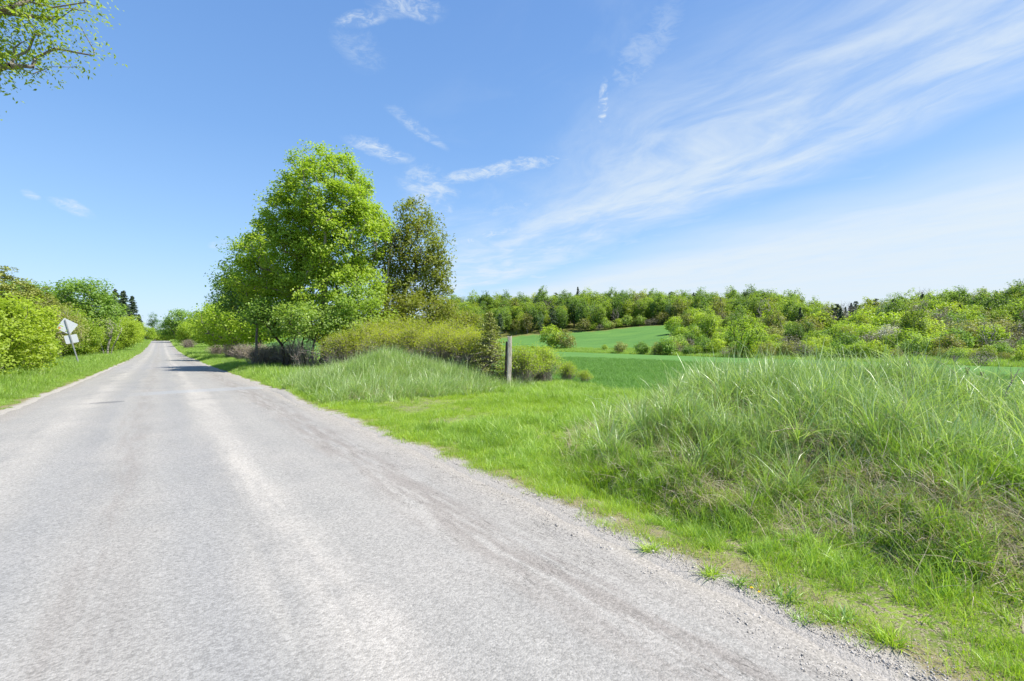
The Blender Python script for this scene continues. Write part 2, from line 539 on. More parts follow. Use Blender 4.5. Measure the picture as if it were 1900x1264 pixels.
# ground material: zone attribute x = bare gravelly soil, y = crop, z = woodland / scrub floor
def ground_material():
    m, t, out = new_mat('ground')
    g = t.n('ShaderNodeNewGeometry').outputs['Position']
    zn = t.n('ShaderNodeAttribute', {'attribute_name': 'zone'}).outputs['Vector']
    s = t.n('ShaderNodeSeparateXYZ', None, Vector=zn)
    n1 = t.noise(g, 3.5, 5, .6)
    n2 = t.noise(g, .35, 4, .6)
    n3 = t.noise(g, 28, 4, .65)
    n4 = t.noise(g, 90, 3, .7)
    soil = t.mix(t.ss(n3, .35, .65), (.05, .04, .03), (.20, .16, .12))
    litter = t.mix(t.ss(n4, .42, .62), soil, (.42, .35, .25))
    turf = t.mix(t.ss(n1, .35, .65), (.11, .17, .02), (.19, .27, .035))
    base = t.mix(t.ss(n3, .35, .6), litter, turf)
    moss = t.mix(t.ss(n3, .3, .7), (.13, .125, .045), (.25, .24, .10))
    moss = t.mix(t.ss(n4, .45, .6), moss, (.26, .21, .15))
    grav = t.mix(t.ss(n4, .3, .7), (.27, .25, .22), (.42, .39, .35))
    edge = t.mix(t.ss(t.m('ADD', s.outputs[0], t.m('MULTIPLY', t.m('SUBTRACT', n1, .5), .9)), .55, .85), moss, grav)
    col = t.mix(t.ss(t.m('ADD', s.outputs[0], t.m('MULTIPLY', t.m('SUBTRACT', n1, .5), .6)), .12, .42), base, edge)
    # crop: young cereal in drilled rows
    sp = t.n('ShaderNodeSeparateXYZ', None, Vector=g)
    row = t.m('ADD', t.m('MULTIPLY', sp.outputs[0], .82), t.m('MULTIPLY', sp.outputs[1], .57))
    cn = t.noise(t.n('ShaderNodeCombineXYZ', None, X=t.m('MULTIPLY', row, .5), Y=t.m('MULTIPLY', sp.outputs[1], .06), Z=0.0).outputs[0], 1.0, 5, .6)
    cfine = t.noise(g, 5.0, 5, .7)
    crop = t.mix(t.ss(cn, .3, .7), (.090, .205, .045), (.135, .265, .062))
    crop = t.mix(t.ss(cfine, .3, .72), t.mix(.45, crop, (.012, .05, .012)), crop)
    tl = t.m('PINGPONG', t.m('MULTIPLY_ADD', t.noise(g, .03, 2), 6.0, t.m('MULTIPLY', row, 1.0)), 7.0)
    crop = t.mix(t.m('MULTIPLY', t.ss(tl, .55, .15), .35), crop, (.06, .11, .03))
    crop = t.mix(t.m('MULTIPLY', t.ss(t.noise(g, .09, 4, .6), .45, .7), .3), crop, (.15, .28, .05))
    col = t.mix(s.outputs[1], col, crop)
    wood = t.mix(t.ss(n2, .35, .65), (.13, .17, .025), (.21, .19, .07))
    wood = t.mix(t.ss(n1, .3, .7), t.mix(.5, wood, (.05, .06, .02)), wood)
    col = t.mix(s.outputs[2], col, wood)
    bs = t.n('ShaderNodeBsdfPrincipled', None, Base_Color=col, Roughness=.95)
    bs.inputs['Specular IOR Level'].default_value = .1
    h = t.m('ADD', t.m('MULTIPLY', n3, .7), t.m('MULTIPLY', n4, .3))
    bp = t.n('ShaderNodeBump', None, Height=h, Strength=.9, Distance=.03)
    t.t.links.new(bp.outputs[0], bs.inputs['Normal'])
    t.t.links.new(bs.outputs[0], out.inputs[0])
    return m


def road_material():
    m, t, out = new_mat('tar and chip road')
    g = t.n('ShaderNodeNewGeometry').outputs['Position']
    s = t.n('ShaderNodeSeparateXYZ', None, Vector=g)
    x, y = s.outputs[0], s.outputs[1]
    lo = t.n('ShaderNodeCombineXYZ', None, X=t.m('MULTIPLY', x, 1.0), Y=t.m('MULTIPLY', y, .10), Z=0.0).outputs[0]
    nl = t.noise(lo, 2.2, 5, .6)           # long streaks
    nl2 = t.noise(lo, 9.0, 4, .6)
    nb = t.noise(g, .8, 4, .6)
    agg = t.n('ShaderNodeTexVoronoi', {'feature': 'F1'}, Vector=g, Scale=95.0)
    aggc = t.n('ShaderNodeSeparateXYZ', None, Vector=agg.outputs['Color']).outputs[0]
    agg2 = t.n('ShaderNodeTexVoronoi', {'feature': 'F1'}, Vector=g, Scale=55.0)
    agg2c = t.n('ShaderNodeSeparateXYZ', None, Vector=agg2.outputs['Color']).outputs[0]
    nf = t.noise(g, 60, 5, .7)
    xw = t.m('ADD', x, t.m('MULTIPLY', t.m('SUBTRACT', nl, .5), .9))

    def stripe(c, wd):
        d = t.m('ABSOLUTE', t.m('SUBTRACT', xw, c))
        return t.ss(d, wd, 0.0)
    base = t.mix(t.ss(nl, .3, .7), (.268, .258, .240), (.316, .303, .277))
    base = t.mix(t.ss(nb, .35, .7), base, (.318, .302, .276))
    dust = t.m('MAXIMUM', t.m('MULTIPLY', stripe(.86, .34), 1.0), t.m('MULTIPLY', stripe(-1.50, .42), .8))
    dust = t.m('MAXIMUM', dust, t.m('MULTIPLY', stripe(2.05, .40), .55))
    dust = t.m('MULTIPLY', dust, t.ss(t.m('ADD', nb, t.m('MULTIPLY', nl2, .6)), .42, .88))
    base = t.mix(t.m('MULTIPLY', dust, t.m('MULTIPLY_ADD', t.ss(t.noise(g, .22, 3), .35, .65), .45, .25)), base, (.46, .425, .375))
    brown = t.m('MAXIMUM', t.m('MULTIPLY', stripe(2.15, .6), .85), t.m('MULTIPLY', stripe(-.35, .26), .45))
    brown = t.m('MULTIPLY', brown, t.ss(nl2, .35, .6))
    wheel = t.m('MULTIPLY', t.m('MAXIMUM', stripe(.25, .38), stripe(-.85, .36)), .30)
    base = t.mix(wheel, base, (.225, .23, .235))
    base = t.mix(brown, base, (.235, .212, .19))
    # loose dusty gravel at both edges
    ax = t.m('ABSOLUTE', t.m('ADD', xw, -.05))
    edge = t.ss(ax, 2.3, 2.85)
    eg = t.mix(t.ss(nf, .35, .65), (.225, .205, .18), (.40, .365, .32))
    base = t.mix(t.m('MULTIPLY', edge, .85), base, eg)
    # chips
    chip = t.m('MULTIPLY', t.m('SUBTRACT', aggc, .5), 1.15)
    chip = t.m('ADD', chip, t.m('MULTIPLY', t.m('SUBTRACT', agg2c, .5), .55))
    chip = t.m('ADD', chip, t.m('MULTIPLY', t.m('SUBTRACT', nf, .5), .2))
    val = t.m('ADD', 1.0, t.m('MULTIPLY', chip, .37))
    base = t.n('ShaderNodeVectorMath', {'operation': 'SCALE'}, i0=base, Scale=t.m('MULTIPLY', val, .905)).outputs[0]
    # dark pits between the chips, and short cracks following the right-hand wheel track
    pit = t.m('MULTIPLY', t.ss(t.noise(g, 34, 5, .75), .33, .27), .75)
    ck = t.noise(t.n('ShaderNodeCombineXYZ', None, X=t.m('MULTIPLY', x, 22.0), Y=t.m('MULTIPLY', y, 2.6), Z=0.0).outputs[0], 1.0, 5, .62, .6)
    cd = t.m('ABSOLUTE', t.m('SUBTRACT', ck, .5))
    crack = t.m('MULTIPLY', t.ss(cd, .014, .0), t.m('MULTIPLY', t.ss(x, 1.65, 2.0), t.ss(x, 2.9, 2.5)))
    crack = t.m('MULTIPLY', crack, t.ss(t.noise(g, 2.2, 3), .48, .62))
    base = t.mix(t.m('MAXIMUM', pit, t.m('MULTIPLY', crack, .8)), base, (.06, .055, .05))
    # dark tar patch and a paler trench across the road
    py_ = t.m('SUBTRACT', y, 16.1)
    pd = t.m('ADD', t.m('POWER', t.m('DIVIDE', t.m('SUBTRACT', xw, -1.05), .42), 2.0), t.m('POWER', t.m('DIVIDE', py_, .22), 2.0))
    base = t.mix(t.m('MULTIPLY', t.ss(pd, 1.1, .7), .55), base, (.09, .09, .095))
    td = t.m('ABSOLUTE', t.m('ADD', t.m('SUBTRACT', y, 18.2), t.m('MULTIPLY', x, -.15)))
    base = t.mix(t.m('MULTIPLY', t.ss(t.m('ADD', td, t.m('MULTIPLY', nb, .5)), 1.0, .7), t.m('MULTIPLY', t.ss(x, -1.0, 0.0), .35)), base, (.30, .32, .34))
    bs = t.n('ShaderNodeBsdfPrincipled', None, Base_Color=base, Roughness=.88)
    bs.inputs['Specular IOR Level'].default_value = .25
    h = t.m('ADD', t.m('MULTIPLY', agg.outputs['Distance'], -1.0), t.m('MULTIPLY', nf, .25))
    h = t.m('SUBTRACT', h, t.m('MULTIPLY', crack, .8))
    bp = t.n('ShaderNodeBump', None, Height=h, Strength=.5, Distance=.006)
    t.t.links.new(bp.outputs[0], bs.inputs['Normal'])
    t.t.links.new(bs.outputs[0], out.inputs[0])
    return m


# ------------------------------------------------------------------ ground and road
def axis(segs):
    out = [segs[0][0]]
    for a, b, st in segs:
        n = max(1, int(round((b - a) / st)))
        out += list(a + (b - a) * (np.arange(1, n + 1) / n))
    return np.array(out)


XS = axis([(-3000, -600, 400), (-600, -100, 50), (-100, -20, 5), (-20, -7, 1), (-7, -2.4, .2), (-2.4, 2.4, 1.2), (2.4, 11, .085),
           (11, 20, .5), (20, 95, 3), (95, 110, .75), (110, 400, 4), (400, 1000, 40), (1000, 3400, 300)])
YS = axis([(-3000, -300, 300), (-300, -60, 20), (-60, -8, 2), (-8, -3, .3), (-3, 7, .085), (7, 20, .16), (20, 40, .5), (40, 120, 2),
           (120, 420, 4), (420, 1000, 40), (1000, 3400, 300)])


def in_crop(x, y):
    """membership of the near field, and of the far rising field"""
    nx = 10.2 + 0.35 * fbm(y * .3, y * 0, 77)
    near = (x > nx) & (x < 99.5 + 1.2 * fbm(y * .08, y * 0, 78)) & (y < 420)
    Zc = x * FWD[0] + y * FWD[1]
    Xc = x * RGT[0] + y * RGT[1]
    px = 950 + FPX * Xc / np.maximum(Zc, 1)
    zlim = np.interp(px, [600, 1050, 1100, 1180, 1245, 1262], [236, 236, 228, 232, 226, 140])
    far = (x > 104.5 + 1.5 * fbm(y * .07, y * 0, 79)) & (Zc < zlim) & (px < 1262) & (px > 500)
    return near, far


def build_ground():
    X, Y = np.meshgrid(XS, YS, indexing='ij')
    Z = ground_z(X, Y)
    er, el = edge_r(Y), edge_l(Y)
    onroad = sst(X, el + .02, el + .22) * (1 - sst(X, er - .22, er - .02)) * (Y > -3000) * (Y < 420)
    Z = Z - 0.075 * onroad
    nx, ny = X.shape
    idx = np.arange(nx * ny).reshape(nx, ny)
    F = np.stack([idx[:-1, :-1], idx[1:, :-1], idx[1:, 1:], idx[:-1, 1:]], -1).reshape(-1, 4)
    near, far = in_crop(X, Y)
    crop = (near | far).astype(float)
    grav = np.maximum(1 - sst(X - er, -.15, .70), 0) * (X > 0) + np.maximum(1 - sst(el - X, -.1, .6), 0) * (X <= 0)
    Zc = X * FWD[0] + Y * FWD[1]
    wood = (((X > 100) | (X < -9) | (Y > 430)) & (crop < .5)).astype(float)
    zone = np.stack([grav, crop, wood], -1).reshape(-1, 3)
    me = mesh_quads('ground', np.stack([X, Y, Z], -1).reshape(-1, 3), F, ground_material(), {'zone': zone}, smooth=True)
    o = link('ground', me)
    tag(o, kind='structure')
    # road
    ys = YS[(YS >= -60) & (YS <= 420)]
    ks = np.linspace(0, 1, 45)
    K, Yr = np.meshgrid(ks, ys, indexing='ij')
    xl, xr = edge_l(Yr) - .03, edge_r(Yr) + .03
    Xr = xl + (xr - xl) * K
    e = np.minimum(Xr - xl, xr - Xr)
    Zr = road_p(Yr) + 0.035 * (1 - ((Xr) / 3.0) ** 2) - 0.045 * (1 - sst(e, 0, .30)) + .012
    Zr = Zr + .008 * fbm(Xr * 1.3, Yr * .5, 91) + .006 * fbm(Xr * 6, Yr * 6, 92) * (1 - sst(e, .3, .7))
    n0, n1 = Xr.shape
    idx = np.arange(n0 * n1).reshape(n0, n1)
    F = np.stack([idx[:-1, :-1], idx[1:, :-1], idx[1:, 1:], idx[:-1, 1:]], -1).reshape(-1, 4)
    me = mesh_quads('road', np.stack([Xr, Yr, Zr], -1).reshape(-1, 3), F, road_material(), smooth=True)
    tag(link('road', me), kind='structure')


build_ground()


# ------------------------------------------------------------------ tree builders
def grow(r, H_trunk, clusters, seg=.5, lean=(0, 0), bias=.35, jit=.10, stems=None):
    """branch skeleton reaching every cluster centre"""
    P, par, plen = [], [], []
    starts = stems or [((0, 0, 0), (lean[0] * H_trunk, lean[1] * H_trunk, H_trunk))]
    for a, b in starts:
        a = np.array(a, float); b = np.array(b, float)
        n = max(3, int(np.linalg.norm(b - a) / seg))
        wob = r.normal(0, .05, 3) * np.linalg.norm(b - a)
        prev = -1
        for i in range(n + 1):
            f = i / n
            p = a + (b - a) * f + wob * math.sin(PI * f) * np.array([1, 1, 0])
            P.append(p); par.append(prev)
            plen.append(0 if prev < 0 else plen[prev] + np.linalg.norm(p - P[prev]))
            prev = len(P) - 1
    cap = len(P) + len(clusters) * 40
    PA = np.zeros((cap, 3)); PA[:len(P)] = P
    PL = np.zeros(cap); PL[:len(P)] = plen
    PR = np.full(cap, -1); PR[:len(P)] = par
    n = len(P)
    nroot = n
    ax = PA[:n].mean(0)
    order = np.argsort(np.linalg.norm(clusters - ax, axis=1))
    tips = []
    for ci in order:
        c = clusters[ci]
        d = PA[:n] - c
        dist = np.sqrt((d ** 2).sum(1))
        cost = dist + bias * PL[:n] + np.maximum(0, PA[:n, 2] - c[2] + .1 * dist) * 1.2
        cost[PR[:n] < 0] += 5
        j = int(np.argmin(cost))
        k = max(1, int(dist[j] / seg))
        k = min(k, 38)
        p0 = PA[j]
        prev = j
        sag = r.normal(0, jit, 3) * dist[j]
        for i in range(1, k + 1):
            f = i / k
            p = p0 + (c - p0) * f + sag * math.sin(PI * f) + np.array([0, 0, .08 * dist[j] * math.sin(PI * f)])
            PA[n] = p; PR[n] = prev; PL[n] = PL[prev] + dist[j] / k
            prev = n
            n += 1
        tips.append(prev)
    return PA[:n], PR[:n], tips


def skin(PA, PR, tips, r_tip=.008, r_base=.2, ex=2.4, K=5):
    n = len(PA)
    acc = np.zeros(n)
    acc[tips] += r_tip ** ex
    mainc = np.full(n, -1)
    best = np.zeros(n)
    for i in range(n - 1, -1, -1):
        if acc[i] == 0:
            acc[i] = r_tip ** ex
        p = PR[i]
        if p >= 0:
            acc[p] += acc[i]
            if acc[i] > best[p]:
                best[p] = acc[i]; mainc[p] = i
    R = acc ** (1 / ex)
    mx = R.max()
    s = np.clip((R - r_tip) / max(mx - r_tip, 1e-6), 0, 1)
    R = r_tip + (r_base - r_tip) * s ** 1.05
    root = PR < 0
    ids = np.where(~root)[0]
    p = PR[ids]
    R1 = R[ids]
    R0 = np.where(mainc[p] == ids, R[p], np.minimum(R[p], R1 * 1.25))
    thick = R0 > .03
    parts = []
    if thick.any():
        parts.append(tubes(PA[p[thick]], PA[ids[thick]] + (PA[ids[thick]] - PA[p[thick]]) * .04, R0[thick], R1[thick], 8 if K > 4 else K))
    if (~thick).any():
        parts.append(tubes(PA[p[~thick]], PA[ids[~thick]], R0[~thick], R1[~thick], 3 if K < 5 else 4))
    return join(parts)


def shell(r, ells, n, inner=.45, mind=0):
    """cluster centres in the outer part of a union of ellipsoids"""
    out = []
    ells = np.array(ells, float)
    vol = ells[:, 3] * ells[:, 4] * ells[:, 5]
    pr = vol ** .75 / (vol ** .75).sum()
    tries = 0
    while len(out) < n and tries < n * 60:
        tries += 1
        e = ells[r.choice(len(ells), p=pr)]
        d = r.normal(size=3); d /= np.linalg.norm(d)
        rad = r.uniform(inner, 1.0) ** .8
        p = e[:3] + d * rad * e[3:6]
        # keep away from the deep inside of any ellipsoid
        q = np.sqrt((((p - ells[:, :3]) / ells[:, 3:6]) ** 2).sum(1)).min()
        if q < inner * .9:
            continue
        if mind and out:
            if np.min(np.linalg.norm(np.array(out[-400:]) - p, axis=1)) < mind:
                continue
        out.append(p)
    return np.array(out)


def make_tree(seed, ells, ncl, per, lsize, lmat, trunk_h, r_base=.2, spread=.35, bark='bark', bare=0.0, seg=.5, up=.7, droop=None,
              stems=None, lean=(0, 0), r_tip=.008, inner=.45, K=5, flat=.75, mind=0.0, tintfreq=.55, bias=.35, aspect=.62):
    r = np.random.default_rng(seed)
    C = shell(r, ells, ncl, inner, mind)
    PA, PR, tips = grow(r, trunk_h, C, seg, lean, stems=stems, bias=bias)
    Vt, Ft = skin(PA, PR, tips, r_tip, r_base, K=K)
    trunk = mesh_quads('trunk', Vt, Ft, M[bark], smooth=True)
    keep = r.random(len(C)) >= bare
    Cl = C[keep]
    ctr = np.average(np.array(ells)[:, :3], axis=0)
    n = len(Cl) * per
    base = np.repeat(Cl, per, axis=0)
    sc = np.repeat(r.uniform(.6, 1.25, len(Cl)), per)[:, None] * spread
    pos = base + np.clip(r.normal(size=(n, 3)), -1.45, 1.45) * 1.08 * sc * np.array([1, 1, flat])
    out = norm(pos - ctr)
    Vl, Fl = leaf_cards(pos, np.full(n, lsize), out, up, r=r, droop=droop, aspect=aspect)
    cl_t = np.repeat(r.random(len(Cl)), per)
    big = fbm(pos[:, 0] * tintfreq + pos[:, 2] * .4, pos[:, 1] * tintfreq + pos[:, 2] * .5, seed % 97, 2) * .5 + .5
    tint = np.clip(.28 * cl_t + .42 * r.random(n) + .30 * big, 0, 1)
    crown = mesh_quads('crown', Vl, Fl, M[lmat], {'tint': np.repeat(tint, 4)})
    return [('trunk', trunk), ('crown', crown)]


def make_conifer(seed, H, R, lmat='conifer', n_br=120, per=60, lsize=.2, bark='bark_dark', power=.8, ragged=.35, low=.06):
    r = np.random.default_rng(seed)
    P0, P1, R0, R1 = [], [], [], []
    zs = np.linspace(0, H, 12)
    for i in range(11):
        P0.append((0, 0, zs[i])); P1.append((0, 0, zs[i + 1]))
        R0.append(.02 * H * (1 - zs[i] / H) + .01); R1.append(.02 * H * (1 - zs[i + 1] / H) + .01)
    pos = []
    for k in range(n_br):
        f = (k + r.random()) / n_br
        z = H * (low + (1 - low) * f)
        L = R * (1 - f) ** power * r.uniform(1 - ragged, 1.1) + .05 * R
        a = r.uniform(0, 2 * PI)
        d = np.array([math.cos(a), math.sin(a), 0])
        tip = d * L + np.array([0, 0, z + L * r.uniform(-.25, .1)])
        P0.append((0, 0, z)); P1.append(tuple(tip)); R0.append(.03 * (1 - f) + .008); R1.append(.004)
        m = int(per * (.35 + .65 * L / R))
        q = r.random(m) ** .7
        s = np.outer(q, tip - np.array([0, 0, z])) + np.array([0, 0, z])
        s = s + r.normal(size=(m, 3)) * (.06 + .10 * L) * np.array([1, 1, .45])
        pos.append(s)
    pos = np.concatenate(pos)
    Vt, Ft = tubes(P0, P1, R0, R1, 4)
    Vl, Fl = leaf_cards(pos, np.full(len(pos), lsize), norm(pos * np.array([1, 1, 0]) + 1e-4), .5, .45, r=r)
    tint = np.clip(r.random(len(pos)) * .6 + .4 * r.random(1), 0, 1)
    return [('trunk', mesh_quads('trunk', Vt, Ft, M[bark], smooth=True)),
            ('crown', mesh_quads('crown', Vl, Fl, M[lmat], {'tint': np.repeat(tint, 4)}))]


def make_brush(seed, H, R, nst, nleaf, lmat='hedge', smat='twig', lsize=.05, leaf_lo=.62, arch=.5, twigs=7, sr=.006, up=.8, dome=True):
    """dense thicket: arching stems with side twigs, small leaves towards the top"""
    r = np.random.default_rng(seed)
    P0, P1, R0, R1 = [], [], [], []
    tipc = []
    for k in range(nst):
        a = r.uniform(0, 2 * PI)
        rb = R * .35 * math.sqrt(r.random())
        b = np.array([math.cos(a) * rb, math.sin(a) * rb, 0])
        a2 = a + r.normal(0, .5)
        reach = R * r.uniform(.1, 1.0)
        hh = H * (math.sqrt(max(.05, 1 - (reach / R) ** 2 * .72)) if dome else 1) * r.uniform(.75, 1.03)
        tip = np.array([math.cos(a2) * reach, math.sin(a2) * reach, hh])
        ctl = b * .6 + np.array([tip[0], tip[1], 0]) * (1 - arch) * .5 + np.array([0, 0, hh * (.75 + .3 * arch)])
        prev = b
        S = 5
        pts = [b]
        for i in range(1, S + 1):
            f = i / S
            p = (1 - f) ** 2 * b + 2 * f * (1 - f) * ctl + f * f * tip + r.normal(0, .02 * H, 3) * (1 if i < S else 0)
            P0.append(prev); P1.append(p)
            R0.append(sr * (1.7 - 1.2 * (i - 1) / S)); R1.append(sr * (1.7 - 1.2 * i / S))
            prev = p
            pts.append(p)
        for j in range(twigs):
            i = r.integers(1, S + 1)
            p = pts[i] * .6 + pts[i - 1] * .4
            d = r.normal(size=3); d[2] = abs(d[2]) * .8 + .1
            q = p + d / np.linalg.norm(d) * H * r.uniform(.08, .22)
            P0.append(p); P1.append(q); R0.append(sr * .6); R1.append(sr * .3)
            if q[2] > H * leaf_lo * r.uniform(.75, 1.15):
                tipc.append(q)
        if tip[2] > H * leaf_lo * .8:
            tipc.append(tip)
    Vt, Ft = tubes(P0, P1, R0, R1, 3)
    parts = [('stems', mesh_quads('stems', Vt, Ft, M[smat]))]
    if nleaf:
        tipc = np.array(tipc)
        idx = r.integers(0, len(tipc), nleaf)
        pos = tipc[idx] + r.normal(size=(nleaf, 3)) * .055 * H * np.array([1, 1, .9]) - np.array([0, 0, .02 * H])
        Vl, Fl = leaf_cards(pos, np.full(nleaf, lsize), None, up, r=r)
        tint = np.clip(.6 * r.random(nleaf) + .4 * (fbm(pos[:, 0] * 1.2, pos[:, 1] * 1.2, seed, 2) * .5 + .5), 0, 1)
        parts.append(('foliage', mesh_quads('foliage', Vl, Fl, M[lmat], {'tint': np.repeat(tint, 4)})))
    return parts


VIEW = -YAW       # rotation that turns local +x to the right of the picture

# ------------------------------------------------------------------ the big maple and its neighbours
maple = make_tree(11, [(.2, 0, 10.6, 3.1, 3.0, 3.3), (1.0, 0, 8.4, 3.1, 3.2, 3.2), (-1.5, .3, 9.2, 2.7, 2.4, 2.6), (-2.8, 0, 7.2, 2.3, 2.6, 2.0),
                       (-3.9, -.2, 5.5, 1.8, 2.2, 1.2), (.9, -.6, 4.8, 3.3, 2.6, 1.9)],
                  1000, 84, .155, 'lime', 5.2, r_base=.27, spread=.26, inner=.55, seg=.45, tintfreq=.5, bias=.25, bark='bark_pale', r_tip=.013)
x, y = at(602, 30.0)
place(maple, 'maple_tree', 'tallest tree beside the road, broad bright lime green crown', 'tree', x, y, VIEW)

side = make_tree(12, [(-.3, 0, 6.8, 2.0, 2.0, 2.6), (.6, 0, 4.6, 2.4, 2.2, 1.6), (-1.4, 0, 5.2, 1.5, 1.6, 1.3)], 260, 55, .17, 'green', 3.0,
                 r_base=.08, spread=.34, bark='bark')
x, y = at(478, 33.5)
place(side, 'broadleaf_tree', 'darker green tree pressed against the left side of the lime green maple', 'tree', x, y, VIEW)

oak = make_tree(13, [(1.5, 0, 7.8, 2.2, 2.0, 2.4), (1.0, 0, 9.8, 1.3, 1.2, 1.3), (1.0, 0, 5.0, 2.8, 2.2, 1.3), (2.5, 0, 6.6, 1.5, 1.4, 1.5), (-.2, 0, 7.2, 1.1, 1.3, 2.4)],
                310, 52, .18, 'olive', 4.6, r_base=.17, spread=.24, bark='bark_dark', inner=.35, lean=(.10, 0), aspect=.5, droop=.5, mind=.3, flat=1.0)
x, y = at(736, 32.0)
place(oak, 'oak_tree', 'open crowned tree with bronze green leaves right of the lime green maple', 'tree', x, y, VIEW)

r_ = np.random.default_rng(5)
deadC = shell(r_, [(.1, 0, 8.2, .8, .8, 3.0), (-.1, 0, 5.2, 1.0, 1.0, 1.5)], 60, .2)
PA, PR, tips = grow(r_, 8.0, deadC, .6, bias=.1)
Vt, Ft = skin(PA, PR, tips, .010, .10)
x, y = at(727, 31.2)
place([('trunk', mesh_quads('trunk', Vt, Ft, M['bark_pale'], smooth=True))], 'dead_tree',
      'slim bare dead tree between the lime green maple and the bronze green tree', 'tree', x, y, VIEW)

fr_sh = make_tree(14, [(0, 0, 2.9, 1.7, 1.5, .95), (1.5, 0, 2.5, 1.5, 1.4, 1.2), (-1.2, 0, 3.1, 1.2, 1.2, .8), (2.0, .3, 4.0, 1.3, 1.2, 1.0)], 200, 58, .135, 'pale', 1.3,
                  r_base=.07, spread=.23, bark='bark_dark', r_tip=.006,
                  stems=[((-.5, 0, 0), (-.9, .1, 1.7)), ((-.3, .1, 0), (-.2, 0, 1.8)), ((-.1, -.1, 0), (.5, 0, 1.6)), ((.1, 0, 0), (1.0, -.1, 1.7)), ((.2, .2, 0), (.2, .3, 1.9))])
x, y = at(590, 26.8)
place(fr_sh, 'shrub', 'pale green tall shrub with dark stems at the foot of the maple', 'shrub', x, y, VIEW)
dk_sh = make_tree(15, [(0, 0, 2.9, 1.5, 1.3, .9), (-.7, 0, 3.6, 1.3, 1.2, .8)], 95, 55, .14, 'green', 1.2, r_base=.07, spread=.26, bark='bark_dark',
                  stems=[((-.2, 0, 0), (-.7, .1, 1.5)), ((0, .1, 0), (.1, 0, 1.6)), ((.2, -.1, 0), (.7, 0, 1.4))])
x, y = at(520, 28.5)
place(dk_sh, 'shrub', 'mid green shrub left of the dark stems under the maple', 'shrub', x, y, VIEW)

dstem = make_brush(21, 2.3, 1.5, 70, 0, smat='twig', arch=.2, twigs=5, sr=.012)
x, y = at(568, 26.6)
place(dstem, 'thicket', 'tangle of dark bare stems under the pale green shrub', 'thicket', x, y)

und = make_tree(16, [(0, 0, 2.6, 2.2, 1.8, 1.5), (-1.6, 0, 2.2, 1.6, 1.4, 1.2), (1.8, 0, 2.3, 1.6, 1.4, 1.3)], 200, 62, .14, 'lime', 1.1, r_base=.09, spread=.28, bark='bark',
                stems=[((-.3, 0, 0), (-1.0, 0, 1.5)), ((0, .1, 0), (.1, 0, 1.6)), ((.3, -.1, 0), (1.1, 0, 1.5))])
for (px, Z, lab, sc) in [(668, 28.5, 'leafy lime green shrub below the right side of the maple crown', 1.02),
                         (462, 50, 'rounded fresh green shrub left of the maple beyond the grey brush', 1.75),
                         (425, 66, 'rounded green shrub under the slender grey green tree', 1.7),
                     (440, 57, 'green shrub between the two rounded shrubs left of the maple', 1.4)]:
    x, y = at(px, Z)
    place(und, 'shrub', lab, 'shrub', x, y, VIEW + random.uniform(-.4, .4), sc)
olv = make_tree(17, [(0, 0, 2.9, 2.2, 1.8, 1.3), (-1.4, 0, 2.5, 1.5, 1.4, 1.1), (1.6, 0, 2.6, 1.5, 1.4, 1.2)], 190, 46, .15, 'olive', 1.3, r_base=.10, spread=.28, bark='bark_dark')
for (px, Z, lab, sc) in [(775, 29.5, 'olive brown bush below the bronze green tree', 1.12), (838, 31.5, 'olive brown bush at the right end of the tree group', .92)]:
    x, y = at(px, Z)
    place(olv, 'bush', lab, 'bush', x, y, VIEW, sc)

# hedge of yellow green brush behind the left grassy heap
hedge = [make_brush(30 + i, 2.3, 1.5, 330, 9500, 'hedge', 'twig', .055, .72, .45, 8, .0065) for i in range(3)]
hl = [(640, 20.2, .86, 'leftmost yellow green brush bush, beside the pale green shrub'),
      (690, 21.0, 1.04, 'second yellow green brush bush from the left, above the grassy heap'),
      (742, 21.0, 1.08, 'third yellow green brush bush from the left, above the grassy heap'),
      (795, 20.4, 1.05, 'yellow green brush bush behind the right slope of the grassy heap'),
      (842, 19.4, .98, 'yellow green brush bush with much bare grey twig below, left of the young cedar'),
      (715, 19.2, .82, 'low brush bush just behind the top of the left grassy heap'),
      (770, 18.9, .80, 'low brush bush behind the right shoulder of the grassy heap'),
      (822, 17.6, .72, 'low twiggy brush bush nearest the heap foot'),
      (868, 17.3, .74, 'low twiggy brush bush with yellow green tips near the young cedar'),
      (880, 18.6, .86, 'brush bush directly behind the young cedar')]
for i, (px, Z, sc, lab) in enumerate(hl):
    x, y = at(px, Z)
    place(hedge[i % 3], 'brush_bush', lab, 'bush', x, y, None, sc, 'yellow green brush bushes behind the grassy heap')
cedar_y = make_conifer(41, 2.5, .95, 'cedar', 110, 60, .075, 'bark', .8, .55)
x, y = at(908, 16.6)
place(cedar_y, 'young_cedar', 'young olive green cedar just left of the weathered post', 'tree', x, y)
pshr = [make_brush(50 + i, 1.5, .95, 190, 6500, 'yellow', 'twig', .05, .55, .4, 6, .005) for i in range(2)]
for i, (px, Z, sc, lab) in enumerate([(968, 16.6, .92, 'yellow green bush immediately right of the weathered post'),
                                      (1006, 17.6, .92, 'yellow green bush at the field edge, second right of the post'),
                                      (1052, 18.6, .55, 'small thin bush at the field edge, third right of the post'),
                                      (1085, 18.2, .36, 'tiny yellow green bush at the field edge, farthest right of the post')]):
    x, y = at(px, Z)
    place(pshr[i % 2], 'bush', lab, 'bush', x, y, None, sc, 'bushes right of the weathered post')

